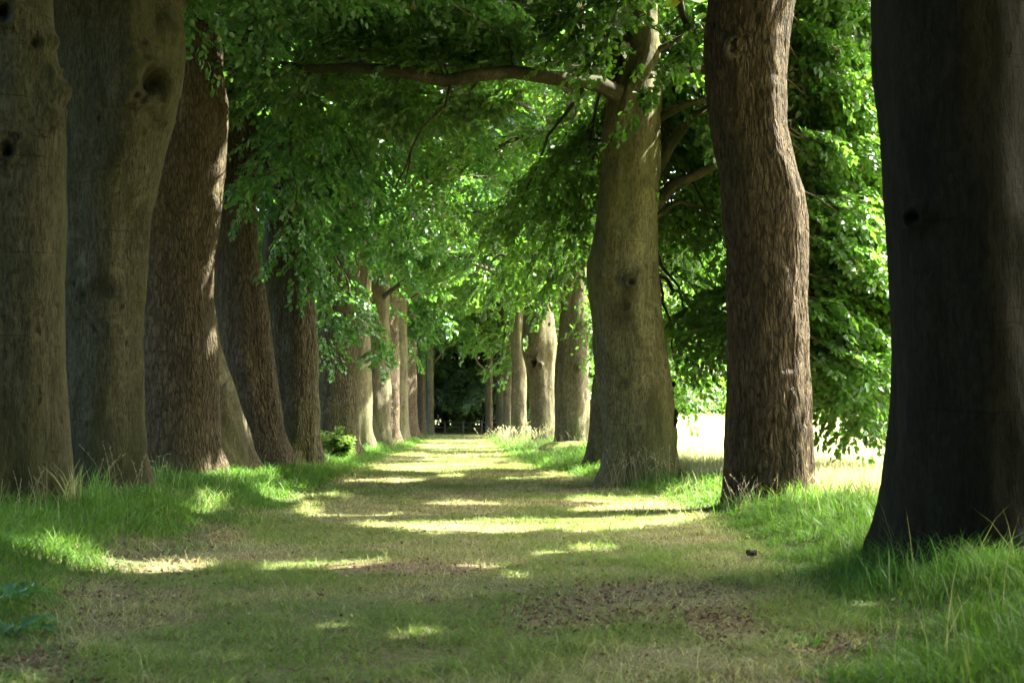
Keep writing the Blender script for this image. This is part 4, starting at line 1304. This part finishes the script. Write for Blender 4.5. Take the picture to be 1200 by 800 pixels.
def seedheads(label, px, D, n, h, spread, seed, colr=(.36, .32, .2)):
    """tall grass stems with feathery seed heads"""
    x, y = at(px, D)
    r = np.random.default_rng(seed)
    loc = np.array([x, y, float(g(x, y))])
    root = empty("seeding_grass", loc, label, "grass")
    st = Geo(); hd = Blades()
    for _ in range(n):
        px_, py_ = x + r.normal(0, spread), y + r.normal(0, spread)
        z = float(g(px_, py_)); hh = h * r.uniform(.6, 1.1); a = r.uniform(0, 6.28); le = hh * r.uniform(.1, .8)
        t = np.linspace(0, 1, 7)[:, None]
        C = np.array([px_, py_, z]) + np.array([math.cos(a) * le, math.sin(a) * le, 0]) * t ** 2 + np.array([0, 0, hh]) * t
        st.tube(C, np.linspace(.0020, .0009, 7) * max(1, D / 18), 4)
        m = 14
        k = r.uniform(.66, 1.0, m)
        B = C[0] + np.array([math.cos(a) * le, math.sin(a) * le, 0]) * (k ** 2)[:, None] + np.array([0, 0, hh]) * k[:, None]
        hd.add(*blades(B[:, 0], B[:, 1], np.full(m, .035 * h / .5), np.full(m, .0028 * max(1, D / 16)), r.uniform(.5, 1.6, m), np.tile(np.array(colr), (m, 1)) * r.uniform(.8, 1.2, m)[:, None], r, z0=B[:, 2]))
    m_ = M_DRY
    hd.build("seed_head", m_, root, loc)
    st.build("stem", M_STEM, root, True, loc, col=np.tile(np.array([.22, .2, .1]), (st.n, 1)))
    return root


M_STEM = leafmat("green_stem", .2, .5, (1.1, 1.1, .8), .3)
M_BROAD = leafmat("broad_leaf", .4, .4, (1.3, 1.4, .6), .4)


def broad_plant(name, label, cat, px, D, n, ll, h, hue, seed, wide=.5, up=.8):
    """a rosette or stem of large ribbed leaves"""
    x, y = at(px, D)
    r = np.random.default_rng(seed)
    loc = np.array([x, y, float(g(x, y))])
    root = empty(name, loc, label, cat)
    st = Geo()
    Vs, Qs, Cs, k = [], [], [], 0
    U, Wd = 9, 5
    for q in range(n):
        a = q * 2.4 + r.uniform(-.3, .3)
        L = ll * r.uniform(.65, 1.1)
        hz = h * r.uniform(.25, 1.0) if h > 0 else 0
        root_p = loc + np.array([r.normal(0, .02), r.normal(0, .02), -.01])
        up_ = up * r.uniform(.6, 1.2)
        d = np.array([math.cos(a), math.sin(a), up_]); d /= np.linalg.norm(d)
        s0 = root_p + np.array([math.cos(a) * .04, math.sin(a) * .04, hz]) + d * L * .25
        st.tube(np.array([root_p, root_p * .4 + s0 * .6 + np.array([0, 0, .03]), s0]), [.006, .005, .004], 5)
        u = np.linspace(0, 1, U); v = np.linspace(-1, 1, Wd)
        mid = s0 + d * (L * u)[:, None] + np.array([0, 0, -1]) * (L * .45 * u ** 2.2)[:, None]
        sd = np.array([-math.sin(a), math.cos(a), 0])
        wv = wide * L * .5 * np.sin(PI * np.clip(u * .93 + .05, 0, 1)) ** .75 * (1 - .35 * u)
        fold = np.abs(v)[None] * wv[:, None] * .35 + .012 * np.sin(u * 22)[:, None] * np.abs(v)[None]
        V = mid[:, None] + sd * (wv[:, None] * v[None])[..., None] + np.array([0, 0, 1]) * fold[..., None]
        i = np.arange(U - 1)[:, None] * Wd; j = np.arange(Wd - 1)[None]
        Qs.append(np.stack([i + j, i + j + 1, i + Wd + j + 1, i + Wd + j], -1).reshape(-1, 4) + k)
        k += U * Wd
        Vs.append(V.reshape(-1, 3))
        c = np.array(hue) * r.uniform(.75, 1.3)
        cc = np.tile(c, (U, Wd, 1)); cc[:, Wd // 2] *= 1.35
        Cs.append(cc.reshape(-1, 3))
    mesh_obj("leaves", np.vstack(Vs), [np.vstack(Qs)], M_BROAD, root, np.vstack(Cs), True, loc)
    st.build("stem", M_STEM, root, True, loc, col=np.tile(np.array(hue) * 1.2, (st.n, 1)))
    return root


bush("shrub", "small yellow green shrub at the foot of the buttressed trunk", "shrub", *at(397, 37.5), .8, 1.0, 260, .07, (.10, .155, .04), 401, stems=14)
broad_plant("dock_plant", "broad leaved dock at the right foot of the dark bulging trunk", "dock", 152, 16.3, 7, .20, .12, (.07, .15, .03), 411, .55, .9)
broad_plant("dock_plant", "big blue green leaves at the left edge in the foreground grass", "dock", 8, 8.4, 9, .22, .10, (.055, .13, .035), 412, .5, .8)
broad_plant("dock_plant", "young dock leaves in the grass below the knobbly trunk's right side", "dock", 100, 15.2, 5, .12, .05, (.08, .16, .03), 413, .5, 1.0)
broad_plant("dock_plant", "drooping dock leaves beside the left edge, lowest in the picture", "dock", 20, 7.4, 6, .2, .06, (.05, .125, .05), 414, .5, .6)
broad_plant("sapling", "bright leaved sapling leaning out of the verge before the brown oak", "sapling", 186, 20.5, 8, .13, .50, (.11, .19, .035), 415, .6, .6)
broad_plant("sapling", "short leafy sapling on the bank right of the brown oak's foot", "sapling", 300, 21.5, 6, .10, .25, (.11, .18, .04), 416, .6, .6)
tuft("tall bright grass tuft between the two dark trunks at left", 112, 15.0, 60, .50, .09, .011, (.10, .19, .035), (.2, .9), 421)
tuft("pale upright grass tuft at the right foot of the knobbly trunk", 84, 13.6, 40, .52, .05, .009, (.24, .26, .10), (.1, .5), 422, .4)
tuft("yellow green weed tuft in the sunlit patch at lower left", 62, 9.1, 46, .20, .06, .008, (.11, .17, .03), (.4, 1.2), 423)
tuft("small bright tuft on the path near the bottom left", 105, 6.6, 46, .13, .06, .006, (.09, .17, .025), (.4, 1.3), 424)
tuft("bright green tuft in the short grass near the bottom right", 935, 7.0, 90, .12, .09, .006, (.075, .18, .02), (.4, 1.3), 425)
tuft("grass tuft at the left foot of the almost black trunk", 1030, 9.0, 70, .30, .13, .008, (.06, .14, .025), (.2, 1.0), 426)
tuft("tussock before the middle of the almost black trunk", 1120, 8.6, 90, .32, .2, .008, (.06, .14, .025), (.2, 1.0), 427)
tuft("tussock against the left foot of the furrowed brown oak", 868, 16.6, 90, .30, .16, .010, (.08, .15, .03), (.2, 1.0), 428)
tuft("tussock against the right foot of the furrowed brown oak", 935, 16.4, 90, .34, .16, .010, (.10, .17, .035), (.2, 1.0), 429)
seedheads("feathery dry grass at the foot of the burl trunk", 752, 22.2, 44, .62, .34, 431)
seedheads("dry grass heads at the foot of the knobbly trunk", 40, 13.2, 16, .42, .22, 432, (.20, .18, .11))
seedheads("dry grass heads before the dark bulging trunk", 140, 17.3, 16, .62, .22, 433)
seedheads("bleached sunlit grass plumes on the right verge before the thin trunks", 594, 64, 70, .8, .5, 434, (.42, .40, .22))
seedheads("dry stems at the left foot of the furrowed brown oak", 870, 16.5, 14, .40, .18, 435)
seedheads("bleached plumes beside the left foot of the knot hole trunk", 622, 52, 60, .7, .5, 436, (.46, .44, .24))
seedheads("grass heads along the foot of the mossy mound", 664, 39.5, 40, .55, .6, 437, (.36, .38, .14))
# mossy mound under the pale trunk
x, y = at(672, 42.2)
mq = Geo()
th, ph = np.meshgrid(np.arange(40) * 2 * PI / 40, np.linspace(0.02, PI / 2, 14))
V = np.stack([np.cos(th) * np.sin(ph) * .95, np.sin(th) * np.sin(ph) * .8, np.cos(ph) * .28], -1)
V *= (0.85 + .4 * noise3(V[..., 0] * 3, V[..., 1] * 3, V[..., 2] * 3, 5))[..., None]
V += np.array([x, y, float(g(x, y)) - .05])
i = np.arange(13)[:, None] * 40; j = np.arange(40)[None]; kk = (j + 1) % 40
mq.add(V.reshape(-1, 3), np.stack([i + j, i + 40 + j, i + 40 + kk, i + kk], -1).reshape(-1, 4))
M_MOSS = soil("moss", (.07, .085, .02), (.12, .14, .03), (.08, .11, .02), 3)
tag(mq.build("moss_mound", M_MOSS, None, True, np.array([x, y, float(g(x, y))])), "low mossy mound around the foot of the stout pale trunk", "mound")
# a clod on the ride's right edge
x, y = at(880, 11.2)
cq = Geo()
th, ph = np.meshgrid(np.arange(14) * 2 * PI / 14, np.linspace(0.05, PI - .05, 9))
V = np.stack([np.cos(th) * np.sin(ph) * .042, np.sin(th) * np.sin(ph) * .04, np.cos(ph) * .022], -1)
V *= (0.6 + .9 * noise3(V[..., 0] * 40, V[..., 1] * 40, V[..., 2] * 40, 6))[..., None]
V += np.array([x, y, float(g(x, y)) + .055])
i = np.arange(8)[:, None] * 14; j = np.arange(14)[None]; kk = (j + 1) % 14
cq.add(V.reshape(-1, 3), np.stack([i + j, i + 14 + j, i + 14 + kk, i + kk], -1).reshape(-1, 4))
M_CLOD = soil("dark_earth", (.02, .016, .01), (.05, .038, .022), (.03, .026, .015), 4)
tag(cq.build("earth_clod", M_CLOD, None, True, np.array([x, y, float(g(x, y))])), "small dark clod of earth on the path's right edge", "clod")
nf = sum(len(o.data.polygons) for o in bpy.data.objects if o.type == 'MESH')
print("faces", nf, "objects", len(bpy.data.objects))
